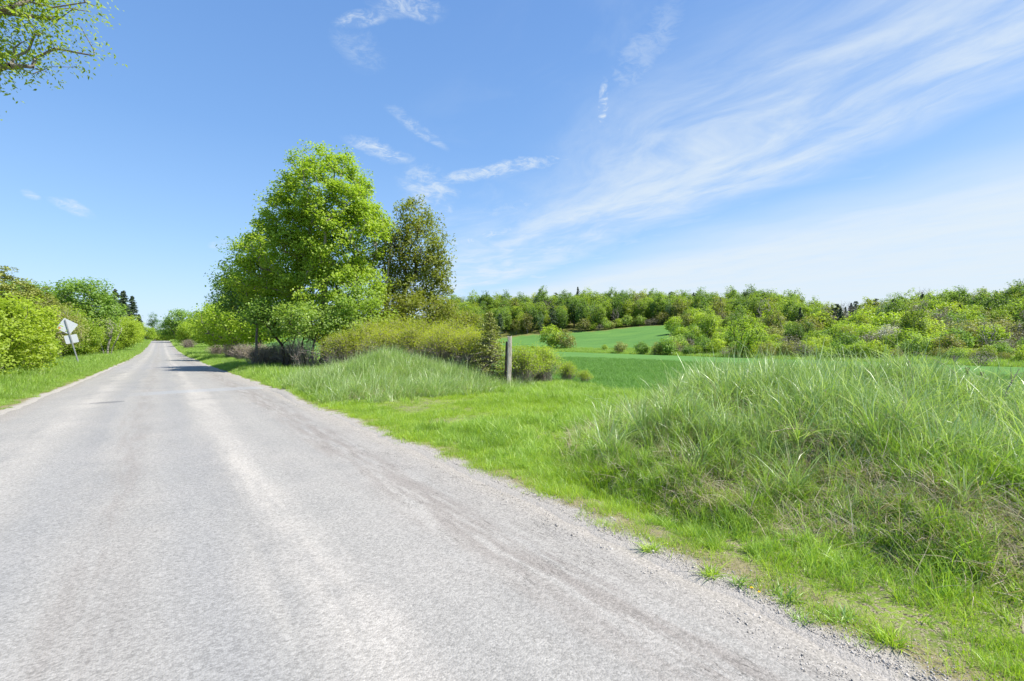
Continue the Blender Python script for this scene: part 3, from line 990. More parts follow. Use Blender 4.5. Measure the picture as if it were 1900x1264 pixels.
# low dead thickets along the right verge
dead = [make_brush(60 + i, 1.35, 1.15, 260, 500, 'budding', 'twig', .05, .6, .35, 7, .006) for i in range(2)]
dead_t = make_brush(63, 1.3, 1.2, 260, 0, 'budding', 'twig_tan', .05, .6, .3, 7, .006)
for i, (px, Z, sc, lab) in enumerate([(640, 24, 1.0, 'grey thicket of bare twigs right of the dark stems'),
                                      (548, 29.5, 1.3, 'grey brown thicket left of the dark stems'),
                                      (518, 32.5, 1.35, 'grey brown bare thicket under the mid green shrub'),
                                      (482, 31.0, 1.15, 'grey brown thicket at the foot of the darker left tree'),
                                      (452, 42, 1.3, 'grey brown bare thicket left of the pale straw thicket'),
                                      (432, 50, 1.3, 'dull brown bare thicket farther along the right verge'),
                                      (402, 62, 1.3, 'rounded brown thicket standing apart at the verge'),
                                      (350, 100, 1.6, 'pink brown thicket near the far bend of the verge')]):
    x, y = at(px, Z)
    place(dead[i % 2], 'thicket', lab, 'thicket', x, y, None, sc, 'bare thickets along the right verge')
x, y = at(484, 38)
place(dead_t, 'thicket', 'pale straw coloured thicket on the right verge before the tree shadow', 'thicket', x, y, None, 1.35)

slim = make_tree(18, [(-.3, 0, 9.4, 1.5, 1.4, 2.4), (.8, 0, 7.4, 2.1, 1.6, 1.8), (-1.3, 0, 7.6, 1.2, 1.2, 1.5), (1.0, 0, 5.0, 1.8, 1.5, 1.2)], 130, 30, .22, 'cool', 5.0,
                 r_base=.17, spread=.36, bark='bark_pale', lean=(-.06, 0))
x, y = at(415, 72)
place(slim, 'slender_tree', 'slender sparse grey green tree left of the maple', 'tree', x, y, VIEW)

# right side of the far road
rnd = make_tree(19, [(0, 0, 6.8, 4.4, 4.0, 3.6), (-2.6, 0, 4.4, 3.0, 2.8, 2.8), (2.8, 0, 4.2, 3.0, 2.8, 2.8)], 260, 34, .42, 'green', 3.0, r_base=.28, spread=.7, bark='bark')
rnd2 = make_tree(20, [(0, 0, 5.6, 3.6, 3.2, 3.0), (2.0, 0, 4.0, 2.8, 2.6, 2.4), (-1.9, 0, 3.6, 2.6, 2.4, 2.2)], 220, 34, .38, 'lime', 2.4, r_base=.22, spread=.62, bark='bark')
for (px, Z, pr, sc, lab) in [(336, 150, rnd, 1.02, 'rounded green tree on the right side where the road ends'),
                             (378, 140, rnd, .95, 'rounded green tree right of the one at the road end'),
                             (352, 118, rnd2, .72, 'bright green low tree before the rounded green trees'),
                             (392, 105, rnd2, .80, 'bright green low tree behind the slender grey green tree'),
                             (418, 92, rnd2, .74, 'bushy green tree half hidden by the slender grey green tree')]:
    x, y = at(px, Z)
    place(pr, 'broadleaf_tree', lab, 'tree', x, y, VIEW + random.uniform(-.6, .6), sc)
for (px, Z, pr, sc, lab) in [(286, 262, slim, 1.45, 'pale thin tree far away above the end of the road'),
                             (272, 250, rnd2, 1.05, 'low green tree closing the view left of the road end'),
                             (288, 268, rnd2, .95, 'low green tree left of centre across the road end'),
                             (302, 272, rnd2, .88, 'lowest green tree closing the view across the road end'),
                             (314, 262, rnd2, 1.0, 'low green tree right of centre across the road end'),
                             (328, 245, rnd2, 1.05, 'low green tree closing the view right of the road end')]:
    x, y = at(px, Z)
    place(pr, 'broadleaf_tree', lab, 'tree', x, y, VIEW, sc)

# ------------------------------------------------------------------ left side of the road
near_l = make_tree(70, [(0, 0, 2.0, 1.9, 1.9, 1.7), (.6, -.6, 1.1, 1.5, 1.4, 1.0), (-.9, .3, 2.5, 1.4, 1.4, 1.4)], 330, 60, .12, 'yellow', 1.0, r_base=.05, spread=.22,
                   bark='bark', stems=[((-.3, 0, 0), (-.8, 0, 1.3)), ((0, .1, 0), (.1, 0, 1.4)), ((.3, -.1, 0), (.8, -.2, 1.1))])
near_l2 = make_tree(71, [(0, 0, 2.0, 1.9, 1.9, 1.7), (-.7, -.5, 1.2, 1.5, 1.4, 1.1)], 300, 60, .12, 'lime', 1.0, r_base=.05, spread=.24,
                    bark='bark', stems=[((-.3, 0, 0), (-.8, 0, 1.3)), ((0, .1, 0), (.1, 0, 1.4)), ((.3, -.1, 0), (.8, -.2, 1.1))])
for (x, y, pr, sc, lab) in [(-6.4, 24.0, near_l, 1.0, 'yellow green roadside shrub cut by the left edge of the photo'),
                            (-6.0, 28.5, near_l, 1.02, 'bright yellow green shrub nearest on the left verge, left of the sign'),
                            (-6.3, 33.0, near_l, 1.0, 'yellow green shrub left of the sign, second from the photo edge'),
                            (-8.8, 30.0, near_l2, 1.12, 'tall lime green shrub behind the nearest left verge shrubs'),
                            (-8.4, 36.5, near_l2, 1.08, 'lime green shrub behind and left of the sign'),
                            (-6.6, 39.0, near_l2, .85, 'low lime green shrub close to the left of the sign')]:
    place(pr, 'shrub', lab, 'shrub', x, y, random.uniform(0, 6), sc)
ced = make_tree(72, [(0, 0, 4.6, 1.9, 1.9, 2.2), (-1.0, 0, 2.8, 1.9, 1.8, 1.6), (1.5, 0, 3.0, 1.6, 1.5, 1.4)], 230, 60, .15, 'cedar', 3.5, r_base=.13, spread=.26, bark='bark', flat=.35)
for (px, Z, pr_n, sc, nm, lab) in [(58, 41, 'ced', 1.0, 'cedar_tree', 'olive brown cedar with layered branches above the left verge shrubs'),
                                   (8, 37, 'ced', 1.16, 'cedar_tree', 'dark olive cedar top at the left edge of the photo')]:
    x, y = at(px, Z)
    place(ced, nm, lab, 'tree', x, y, Z * .7, sc)
place(ced, 'cedar_tree', 'smaller olive cedar behind the diamond sign', 'tree', -9.0, 58.0, 2.0, .82)
grn_l = make_tree(73, [(0, 0, 6.6, 3.2, 3.0, 2.6), (2.0, 0, 5.2, 2.4, 2.2, 1.9), (-2.2, 0, 5.4, 2.2, 2.0, 1.9)], 230, 44, .26, 'green', 3.6, r_base=.2, spread=.46, bark='bark')
x, y = at(152, 62)
place(grn_l, 'broadleaf_tree', 'tall fresh green tree rising behind the diamond sign', 'tree', x, y, VIEW, 1.10)
x, y = at(34, 52)
place(grn_l, 'broadleaf_tree', 'green tree filling the gap between the two left edge cedars', 'tree', x, y, VIEW + 2, .95)
x, y = at(98, 66)
place(grn_l, 'broadleaf_tree', 'green tree between the cedar and the tall fresh green tree', 'tree', x, y, VIEW + 1, .98)
bud = make_tree(74, [(0, 0, 3.1, 1.8, 1.7, 1.6), (1.2, 0, 2.4, 1.4, 1.4, 1.2), (-1.1, 0, 2.3, 1.4, 1.3, 1.2)], 170, 26, .13, 'budding', 1.5, r_base=.06, spread=.30, bark='twig',
                stems=[((-.2, 0, 0), (-.8, .1, 1.6)), ((0, .1, 0), (.1, 0, 1.7)), ((.2, -.1, 0), (.8, 0, 1.6))])
for (x, y, sc, pr, nm, lab) in [(-7.2, 52, 1.1, bud, 'shrub', 'brown budding shrub right behind the sign post'),
                            (-7.4, 60, 1.15, bud, 'shrub', 'brown budding shrub right of the sign'),
                            (-8.0, 66, 1.5, near_l2, 'shrub', 'lime green shrub right of the sign beyond the brown shrubs'),
                            (-7.2, 70, 1.0, near_l, 'shrub', 'yellow green shrub beside the pale forked stem tree'),
                            (-7.6, 84, 1.7, near_l2, 'shrub', 'lime green shrub behind the pale forked stem tree'),
                            (-6.2, 96, 1.45, near_l, 'shrub', 'yellow green shrub overhanging the left verge'),
                            (-6.0, 108, 1.6, near_l, 'shrub', 'tall yellow green shrub farther along the left verge'),
                            (-6.4, 124, 1.7, near_l2, 'shrub', 'lime green shrub near the conifers on the left'),
                            (-6.2, 146, 1.5, near_l, 'shrub', 'last yellow green shrub on the left before the road end'),
                            (-7.0, 172, 1.6, near_l2, 'shrub', 'green shrub under the last conifer by the road end')]:
    place(pr, nm, lab, 'shrub', x, y, random.uniform(0, 6), sc)
dd = np.random.default_rng(75)
C_ = shell(dd, [(0, 0, 3.2, 1.7, 1.5, 1.6)], 90, .2)
PA, PR, tips = grow(dd, 1.6, C_, .4, stems=[((-.3, 0, 0), (-.9, 0, 2.0)), ((0, 0, 0), (.2, .2, 2.2)), ((.3, .1, 0), (1.0, 0, 1.9))], bias=.2)
Vt, Ft = skin(PA, PR, tips, .012, .09)
pl = dd.normal(size=(900, 3)) * .18 + C_[dd.integers(0, len(C_), 900)]
Vl, Fl = leaf_cards(pl, np.full(900, .13), r=dd)
place([('trunk', mesh_quads('trunk', Vt, Ft, M['bark_pale'], smooth=True)),
       ('crown', mesh_quads('crown', Vl, Fl, M['pale'], {'tint': np.repeat(dd.random(900), 4)}))],
      'forked_tree', 'small forked tree with pale stems and few leaves on the left verge', 'tree', -5.3, 78, VIEW, 1.12)
con = [make_conifer(80 + i, 12.0, 3.0, 'conifer', 210, 60, .34, 'bark_dark', .8, .35) for i in range(2)]
for i, (px, Z, sc, lab) in enumerate([(205, 104, .95, 'leftmost dark conifer rising behind the left verge shrubs'),
                                      (218, 112, 1.08, 'tallest dark conifer, second from the left'),
                                      (234, 120, 1.18, 'dark conifer in the middle of the row of conifers'),
                                      (249, 128, 1.22, 'dark conifer second from the right of the row'),
                                      (263, 140, .90, 'last dark conifer, nearest the end of the road')]):
    x, y = [(-9.0, 128), (-8.2, 141), (-8.0, 165), (-7.5, 200), (-7.0, 245)][i]
    place(con[i % 2], 'conifer_tree', lab, 'tree', x, y, None, sc, 'dark conifers left of the road')

# tree that hangs over the road from the left, only its branch tips reach into the picture
ovr = make_tree(90, [(-5.0, 0, 8.2, 3.0, 3.0, 2.4), (-.2, 0, 8.55, 1.6, 1.1, .6), (0, .2, 7.6, .9, .8, .35), (-1.1, 0, 8.0, 1.5, 1.1, 1.1), (-.7, 0, 7.0, .9, .8, .35)],
                560, 40, .09, 'yellow', 4.4, r_base=.24, spread=.20, bark='bark', inner=.1, stems=[((-7.5, 1, -.4), (-6.8, .4, 4.6))], aspect=.42, droop=.35, seg=.35, r_tip=.006, bias=.15)
x, y = at(70, 10.0)
z0 = gz(x - 6, y + 4)
ovr_lift = .25
OVR = place(ovr, 'overhanging_tree', 'lime leaved branches reaching in at the top left corner', 'tree', x, y, VIEW, 1.0, None, -ovr_lift)

# ------------------------------------------------------------------ wooded hill and scrub beyond the field
def far_tree(seed, H, R, mat, n=175, per=17, ls=.55, bark='bark', low=.30, sp=.60, bare=0, flat=.8, thin=False):
    r = np.random.default_rng(seed)
    el = [(0, 0, H * .60, R, R, H * .40), (0, 0, H * .34, R * .8, R * .8, H * .22)]
    for k in range(3):
        a = r.uniform(0, 2 * PI)
        el.append((math.cos(a) * R * .4, math.sin(a) * R * .4, H * r.uniform(low + .12, .72), R * .7, R * .7, H * .2))
    return make_tree(seed, el, n, per, ls, mat, H * .42, r_base=.022 * H, spread=sp, bark=bark, seg=1.2, K=3, r_tip=.03, bare=bare, flat=flat, inner=.5)


FT = {
    'lime': [far_tree(100, 14, 3.7, 'far_lime'), far_tree(101, 13, 3.4, 'far_lime'), far_tree(102, 15, 3.2, 'far_lime')],
    'green': [far_tree(103, 14, 3.7, 'far_green'), far_tree(104, 15, 3.4, 'far_green')],
    'yellow': [far_tree(105, 12, 3.4, 'far_yellow'), far_tree(106, 14, 3.2, 'far_yellow')],
    'olive': [far_tree(107, 13, 3.4, 'olive', 120, 12), far_tree(108, 14, 3.2, 'budding', 120, 12)],
    'grey': [far_tree(109, 13, 3.2, 'dusk', 130, 7, .5, 'bark_pale'), far_tree(110, 14, 2.9, 'cool', 110, 8, .5, 'bark_pale')],
    'bare': [far_tree(111, 14, 2.9, 'dusk', 150, 1, .3, 'bark_pale'), far_tree(112, 13, 2.6, 'dusk', 130, 1, .3, 'bark')],
    'conifer': [make_conifer(113, 13, 2.8, 'conifer', 110, 34, .5), make_conifer(114, 13, 3.4, 'conifer', 100, 36, .5, power=.5)],
}
NAMES = {'lime': 'broadleaf_tree', 'green': 'broadleaf_tree', 'yellow': 'aspen_tree', 'olive': 'budding_tree', 'grey': 'grey_tree', 'bare': 'bare_tree', 'conifer': 'conifer_tree'}
LOOK = {'lime': 'lime green broadleaf tree', 'green': 'mid green broadleaf tree', 'yellow': 'yellow green broadleaf tree', 'olive': 'olive brown budding tree',
        'grey': 'grey green budding tree', 'bare': 'bare leafless tree', 'conifer': 'dark conifer'}
SEC = [(900, 'at the left end'), (960, 'above the wooden post'), (1060, 'above the two field trees'), (1120, 'below the lone pine'),
       (1200, 'above the round field bush'), (1290, 'where the rising field ends'), (1360, 'left of the clear trunked tree'), (1440, 'behind the clear trunked tree'),
       (1520, 'left of the skyline dip'), (1600, 'right of the skyline dip'), (1680, 'above the blossoming tree'), (1760, 'right of the blossoming tree'),
       (1850, 'above the dark round thicket'), (2200, 'at the right photo edge')]


def sector(px):
    for a, s in SEC:
        if px < a:
            return s
    return SEC[-1][1]


LATE = []
ORD = ['leftmost', 'second from left', 'third from left', 'fourth from left', 'fifth from left', 'sixth from left']


def settle_labels():
    """give look-alikes of one spot an order from left to right"""
    by = {}
    for o_, px_, lab_, g_ in LATE:
        by.setdefault(lab_, []).append((px_, o_, g_))
    for lab_, L_ in by.items():
        L_.sort(key=lambda q_: q_[0])
        for i_, (p_, o_, g_) in enumerate(L_):
            if len(L_) == 1:
                o_['label'] = lab_
            else:
                w_ = 'rightmost' if i_ == len(L_) - 1 else (ORD[i_] if i_ < len(ORD) else 'middle')
                if len(L_) == 2:
                    w_ = ('left', 'right')[i_]
                o_['label'] = w_ + ' ' + lab_
            o_['group'] = g_


rw = random.Random(4)
placed = []
cnt = 0
grp = {}


def put_far(kind, px, Z, H, zone, minr):
    global cnt
    x, y = at(px, Z)
    for (qx, qy) in placed:
        if (qx - x) ** 2 + (qy - y) ** 2 < minr ** 2:
            return False
    placed.append((x, y))
    pr = rw.choice(FT[kind])
    Hn = {0: 14}.get(0)
    s = H / 13.6
    lab = '%s %s %s' % (LOOK[kind], zone, sector(px))
    ws = s * rw.uniform(.88, 1.15)
    o_ = place(pr, NAMES[kind], lab, 'tree', x, y, rw.uniform(0, 6.28), (ws, ws, s), None, sink=.3)
    LATE.append((o_, px, lab, LOOK[kind] + 's of the wooded hill'))
    cnt += 1
    return True


def wood_front(px):
    return float(np.interp(px, [600, 840, 1060, 1100, 1180, 1245, 1300, 1400, 1500, 1600, 1900, 2100], [238, 238, 238, 232, 236, 232, 205, 185, 160, 150, 128, 120]))


def pick(px):
    q = rw.random()
    if 1530 < px < 1640 and q < .5:
        return 'conifer' if rw.random() < .6 else 'bare'
    mixk = [('lime', .34), ('green', .27), ('yellow', .11), ('olive', .09), ('grey', .10), ('bare', .04), ('conifer', .05)]
    if px > 1480:
        mixk = [('lime', .20), ('green', .22), ('yellow', .12), ('olive', .12), ('grey', .14), ('bare', .08), ('conifer', .12)]
    for k, p in mixk:
        if q < p:
            return k
        q -= p
    return 'lime'


# skyline row, then slope rows
for px in np.arange(820, 1960, 15):
    px = px + rw.uniform(-8, 8)
    zr = float(np.interp(px, _hp, _hz))
    k = pick(px)
    if rw.random() < .18:
        k = 'bare' if rw.random() < .5 else 'grey'
    put_far(k, px, zr + rw.uniform(-4, 8), rw.uniform(12.5, 16) * (0.74 if 1490 < px < 1640 else (.88 if px > 1640 else 1)), 'on skyline', 3)
for k_ in range(2600):
    px = rw.uniform(825, 1960)
    zf, zr = wood_front(px), float(np.interp(px, _hp, _hz))
    Z = zf + (zr - zf) * rw.random() ** 1.25
    z_rel = (Z - zf) / (zr - zf)
    put_far(pick(px), px, Z, rw.uniform(11.5, 18) * (.86 if px > 1480 else 1) * (.82 + .18 * z_rel), 'in the front row' if z_rel < .12 else ('on lower slope' if z_rel < .42 else ('on middle slope' if z_rel < .7 else 'on upper slope')), 4.5 if px < 1450 else 4.1)

# shrubs and small trees between the field edge and the woods
FS = {
    'lime': make_tree(120, [(0, 0, 2.6, 2.2, 2.2, 2.0), (1.3, 0, 1.8, 1.5, 1.5, 1.4), (-1.2, .4, 1.9, 1.5, 1.5, 1.4)], 110, 18, .36, 'lime', 1.2, r_base=.09, spread=.42, seg=.8, K=3, r_tip=.02),
    'yellow': make_tree(121, [(0, 0, 2.6, 2.2, 2.2, 1.9), (1.3, .5, 1.7, 1.5, 1.5, 1.3)], 100, 18, .34, 'yellow', 1.2, r_base=.09, spread=.42, seg=.8, K=3, r_tip=.02),
    'green': make_tree(122, [(0, 0, 2.3, 2.4, 2.2, 1.9), (-1.3, .5, 1.7, 1.5, 1.5, 1.3)], 100, 20, .34, 'green', 1.2, r_base=.09, spread=.42, seg=.8, K=3, r_tip=.02),
    'olive': make_tree(123, [(0, 0, 2.2, 2.2, 2.2, 1.8), (1.0, -.6, 1.6, 1.6, 1.5, 1.3)], 100, 14, .32, 'budding', 1.0, r_base=.07, spread=.42, bark='twig', seg=.8, K=3, r_tip=.02),
    'pale': make_tree(124, [(0, 0, 2.4, 2.2, 2.2, 1.9), (-1.2, -.4, 1.7, 1.5, 1.5, 1.3)], 100, 16, .32, 'pale', 1.1, r_base=.08, spread=.42, seg=.8, K=3, r_tip=.02),
    'grey': make_tree(125, [(0, 0, 2.0, 2.2, 2.2, 1.7)], 110, 8, .26, 'dusk', .8, r_base=.06, spread=.45, bark='twig', seg=.7, K=3, r_tip=.02),
}
LOOKS = {'lime': 'lime green bush', 'yellow': 'yellow green bush', 'green': 'dark green bush', 'olive': 'olive brown bush', 'pale': 'pale green bush', 'grey': 'grey twiggy bush'}


def put_bush(kind, px, Z, H, lab=None, sx=1.0, minr=2.2, zone='in the scrub'):
    x, y = at(px, Z)
    if lab is None:
        for (qx, qy) in placed[-300:]:
            if (qx - x) ** 2 + (qy - y) ** 2 < minr ** 2:
                return
    placed.append((x, y))
    s = H / 4.2
    l2 = lab or '%s %s %s' % (LOOKS[kind], zone, sector(px).replace('clear trunked tree', 'forward tree'))
    o_ = place(FS[kind], 'bush', l2, 'bush', x, y, rw.uniform(0, 6.28), (s * sx, s * sx, s), None, sink=.1)
    if not lab:
        LATE.append((o_, px, l2, LOOKS[kind] + 'es of the scrub'))


# field edge row (world x about 102)
def edge_Z(px, off=0.0):
    t = (px - 950) / FPX
    return (102.0 + off) / (.588 + .809 * t)


for px in np.arange(1248, 1960, 17):
    p2 = px + rw.uniform(-7, 7)
    if 1640 < p2 < 1760 and rw.random() < .6:
        continue
    put_bush(rw.choice(['green', 'olive', 'pale', 'yellow', 'grey', 'olive', 'lime']), p2, edge_Z(p2, rw.uniform(0, 5) + (6 if p2 > 1640 else 0)), rw.uniform(2.2, 4.0) * (1 if p2 < 1640 else .65), zone='along the field edge', minr=1.5)
for k_ in range(70):
    px = rw.uniform(1260, 1960)
    z0_, z1_ = edge_Z(px, 16), wood_front(px)
    q = rw.random() ** .8
    put_far(rw.choice(['green', 'lime', 'green', 'grey', 'yellow', 'olive', 'lime', 'bare']), px, z0_ + (z1_ - z0_) * q, rw.uniform(6.5, 10.5), 'in the scrub', 7)
for k_ in range(700):
    px = rw.uniform(1250, 1960)
    z0_, z1_ = edge_Z(px, 9), wood_front(px) + 12
    q = rw.random()
    Z = z0_ + (z1_ - z0_) * q
    zn = 'in the near scrub' if q < .33 else ('in mid scrub' if q < .67 else 'in the far scrub')
    put_bush(rw.choices(['lime', 'yellow', 'green', 'olive', 'pale', 'grey'], [2.6, 2.4, 3.6, 3.0, 2.6, 2.8])[0], px, Z, rw.uniform(2.6, 6.4) * (.75 + .75 * q), minr=3.9, zone=zn)

# shrubs at the foot of the woods and in the strip between the two fields
for px in np.arange(1085, 1250, 13):
    wf = wood_front(px)
    put_bush(rw.choice(['pale', 'olive', 'yellow', 'grey', 'olive']), px + rw.uniform(-4, 4), wf - rw.uniform(0, 3), rw.uniform(3.5, 6.5), zone='at the woods foot', minr=2)
for (kind, px, Z, H, lab) in [
        ('yellow', 1022, 171, 8.0, 'taller of the two small trees in the strip between the fields'),
        ('olive', 1047, 168, 6.6, 'lower olive tree beside the taller one between the fields'),
        ('olive', 1152, 132, 3.4, 'thin grey brown bush left of the round bush at the far field edge'),
        ('green', 1190, 124, 3.4, 'round green bush alone at the far field edge'),
        ('grey', 1150, 140, 2.2, 'low dark thicket at the far field edge between the fields'),
        ('olive', 1222, 120, 3.4, 'dark green and brown bush right of the round bush'),
        ('green', 1236, 119, 4.4, 'dark bush where the scrub begins right of the round bush'),
        ('yellow', 988, 173, 1.4, 'tiny sapling in the strip between the two fields'),
        ('yellow', 1122, 150, 1.8, 'small yellow green sapling left of the round bush in the strip'),
        ('grey', 1822, 70.5, 2.9, 'dark grey round thicket at the right field edge'),
        ('lime', 1597, 145, 8.5, 'brightest lime round small tree in the scrub'),
        ('blossom' if False else 'pale', 1700, 90, 4.8, 'pale green small tree standing on the yellow grass strip')]:
    put_bush(kind, px, Z, H, lab)
bl = make_tree(130, [(0, 0, 3.4, 2.6, 2.2, 1.6), (1.6, 0, 2.6, 1.8, 1.6, 1.1)], 110, 20, .26, 'blossom', 1.8, r_base=.12, spread=.4, seg=.8, K=3, r_tip=.02)
x, y = at(1648, 108)
place(bl, 'blossoming_tree', 'small tree covered in white blossom in the scrub', 'tree', x, y, 0, 1.1)
x, y = at(1300, 150)
place(bl, 'blossoming_tree', 'greyish white blossoming small tree below the high woods', 'tree', x, y, 2, .9)
ft = far_tree(131, 9.5, 4.0, 'lime', 130, 14, .42, 'bark_dark', low=.4, sp=.55)
x, y = at(1381, 103)
place(ft, 'broadleaf_tree', 'small tree with clear dark trunk standing forward of the woods', 'tree', x, y, 1, (.95, .95, .95))
for (px, Z, kind, H, lab) in [(1566, 196, 'bare', 15, 'tall bare tree above the dip in the skyline'), (1712, 188, 'bare', 17, 'tall bare forked tree standing above the right hand woods'),
                              (1072, 292, 'conifer', 18, 'lone pine rising above the skyline of the wooded hill')]:
    x, y = at(px, Z)
    place(FT[kind][0], NAMES[kind], lab, 'tree', x, y, 1.3, (H / 16, H / 16, H / 13.6), sink=.3)

settle_labels()

# ------------------------------------------------------------------ grass (instanced tufts)
def blades(r, n, rad, Lm, Ls, wd, lean=.35, curl=.8, wind=(0, 0), S=4, flat=False):
    a = r.uniform(0, 2 * PI, n)
    rr = rad * np.sqrt(r.random(n))
    base = np.stack([np.cos(a) * rr, np.sin(a) * rr, np.full(n, -.02)], 1)
    L = np.maximum(Lm * .3, r.normal(Lm, Ls, n))
    az = r.uniform(0, 2 * PI, n)
    ln = np.abs(r.normal(lean, lean * .5, n))
    d = np.stack([np.cos(az) * ln + wind[0], np.sin(az) * ln + wind[1], np.ones(n)], 1)
    d = norm(d)
    hd = norm(np.stack([d[:, 0], d[:, 1], np.zeros(n)], 1) + 1e-5)
    side = norm(np.cross(hd, np.array([0, 0, 1.])) + r.normal(0, .45, (n, 3)))
    c = np.abs(r.normal(curl, curl * .5, n))
    pts = []
    p = base.copy()
    dd_ = d.copy()
    for i in range(S + 1):
        f = i / S
        wdt = wd * (1 - f ** 1.6 * .93) * r.uniform(.8, 1.2)
        pts.append((p - side * wdt * .5, p + side * wdt * .5))
        p = p + dd_ * (L / S)[:, None]
        dd_ = norm(dd_ + hd * (c * .35 * (i + 1) / S)[:, None] - np.array([0, 0, 1.]) * (c * .32 * (i + 1) / S)[:, None])
    V_ = np.stack([q for pr_ in pts for q in pr_], 1)           # n, 2(S+1), 3
    nv = 2 * (S + 1)
    f = np.array([[2 * i, 2 * i + 1, 2 * i + 3, 2 * i + 2] for i in range(S)])
    F_ = (f[None] + (np.arange(n) * nv)[:, None, None]).reshape(-1, 4)
    tint = np.repeat(np.clip(r.random(n) * .8 + .1, 0, 1), nv)
    return V_.reshape(-1, 3), F_, tint


def tuft(seed, specs):
    r = np.random.default_rng(seed)
    Vs, Fs, Ts, Ms, o = [], [], [], [], 0
    mats = []
    for (mk, n, rad, Lm, Ls, wd, lean, curl, wind) in specs:
        V_, F_, T_ = blades(r, n, rad, Lm, Ls, wd, lean, curl, wind)
        if M[mk] not in mats:
            mats.append(M[mk])
        Vs.append(V_); Fs.append(F_ + o); Ts.append(T_); Ms.append(np.full(len(F_), mats.index(M[mk])))
        o += len(V_)
    return mesh_quads('tuft', np.concatenate(Vs), np.concatenate(Fs), mats, {'tint': np.concatenate(Ts)}, mat_idx=np.concatenate(Ms))


def rosette(seed, n, L, wd, mk='weed'):
    """flat broad leaved weed"""
    r = np.random.default_rng(seed)
    V_, F_, T_ = blades(r, n, .02, L, L * .3, wd, 1.9, .5, (0, 0))
    V_ = V_.reshape(n, -1, 3)
    wprof = [.25, .8, 1.15, .8, .12]
    for i in range(5):
        c = (V_[:, 2 * i] + V_[:, 2 * i + 1]) * .5
        h = norm(V_[:, 2 * i + 1] - V_[:, 2 * i]) * wd * .5 * wprof[i]
        V_[:, 2 * i] = c - h
        V_[:, 2 * i + 1] = c + h
    return mesh_quads('leaves', V_.reshape(-1, 3), F_, M[mk], {'tint': T_})


def scatter(name, label_kind, tufts, P, rot, scl, idx):
    """one object of countless tufts"""
    coll = bpy.data.collections.new(name + ' tufts')
    for i, me in enumerate(tufts):
        coll.objects.link(bpy.data.objects.new('tuft_%02d' % i, me))
    me = bpy.data.meshes.new(name)
    me.vertices.add(len(P))
    me.vertices.foreach_set('co', np.ascontiguousarray(P, np.float32).ravel())
    for nm, tp, key, arr in (('rot', 'FLOAT_VECTOR', 'vector', rot), ('scl', 'FLOAT_VECTOR', 'vector', scl)):
        a_ = me.attributes.new(nm, tp, 'POINT')
        a_.data.foreach_set(key, np.ascontiguousarray(arr, np.float32).ravel())
    a_ = me.attributes.new('idx', 'INT', 'POINT')
    a_.data.foreach_set('value', np.ascontiguousarray(idx, np.int32))
    o = link(name, me)
    tag(o, kind='stuff')
    ng = bpy.data.node_groups.new(name, 'GeometryNodeTree')
    ng.interface.new_socket('Geometry', in_out='INPUT', socket_type='NodeSocketGeometry')
    ng.interface.new_socket('Geometry', in_out='OUTPUT', socket_type='NodeSocketGeometry')
    gi = ng.nodes.new('NodeGroupInput')
    go = ng.nodes.new('NodeGroupOutput')
    ci = ng.nodes.new('GeometryNodeCollectionInfo')
    ci.inputs['Collection'].default_value = coll
    ci.inputs['Separate Children'].default_value = True
    ci.inputs['Reset Children'].default_value = True
    iop = ng.nodes.new('GeometryNodeInstanceOnPoints')
    iop.inputs['Pick Instance'].default_value = True

    def named(nm, dt):
        q = ng.nodes.new('GeometryNodeInputNamedAttribute')
        q.data_type = dt
        q.inputs['Name'].default_value = nm
        return [s_ for s_ in q.outputs if s_.enabled and s_.name == 'Attribute'][0]
    e2r = ng.nodes.new('FunctionNodeEulerToRotation')
    L = ng.links.new
    L(gi.outputs[0], iop.inputs['Points'])
    L(ci.outputs[0], iop.inputs['Instance'])
    L(named('idx', 'INT'), iop.inputs['Instance Index'])
    L(named('rot', 'FLOAT_VECTOR'), e2r.inputs[0])
    L(e2r.outputs[0], iop.inputs['Rotation'])
    L(named('scl', 'FLOAT_VECTOR'), iop.inputs['Scale'])
    L(iop.outputs[0], go.inputs[0])
    md = o.modifiers.new('scatter', 'NODES')
    md.node_group = ng
    return o


def visible(x, y, m=1.5):
    Zc = x * FWD[0] + y * FWD[1]
    Xc = x * RGT[0] + y * RGT[1]
    return (Zc > .6) & (np.abs(Xc) < 1.10 * Zc + m)


def sample(n, x0, x1, y0, y1, dens=None):
    x = rng.uniform(x0, x1, n)
    y = rng.uniform(y0, y1, n)
    k = visible(x, y)
    if dens is not None:
        k &= rng.random(n) < dens(x, y)
    return x[k], y[k]


WIND = (RGT[0] * .22, RGT[1] * .22)
T_TALL = [tuft(200 + i, [('grass_tall', 17, .10, .40, .12, .0125, .32, 1.0, WIND), ('grass_lush', 10, .10, .32, .10, .010, .34, .8, WIND),
                         ('straw', 5, .10, .30, .10, .007, .6, 1.2, WIND)]) for i in range(5)]
T_LUSH = [tuft(210 + i, [('grass_lush', 22, .08, .26, .08, .0095, .38, .9, (0, 0)), ('grass_bright', 10, .08, .22, .06, .009, .45, .9, (0, 0))]) for i in range(4)]
T_SHORT = [tuft(220 + i, [('grass_bright', 34, .12, .095, .03, .0055, .55, .8, (0, 0)), ('grass_lush', 6, .10, .12, .03, .006, .4, .8, (0, 0)), ('straw', 3, .12, .08, .03, .004, .9, .8, (0, 0))]) for i in range(4)]
T_STRAW = [tuft(230 + i, [('straw', 24, .16, .24, .09, .0048, 1.6, 1.2, (0, 0)), ('grass_lush', 4, .1, .2, .05, .006, .4, .8, (0, 0))]) for i in range(3)]
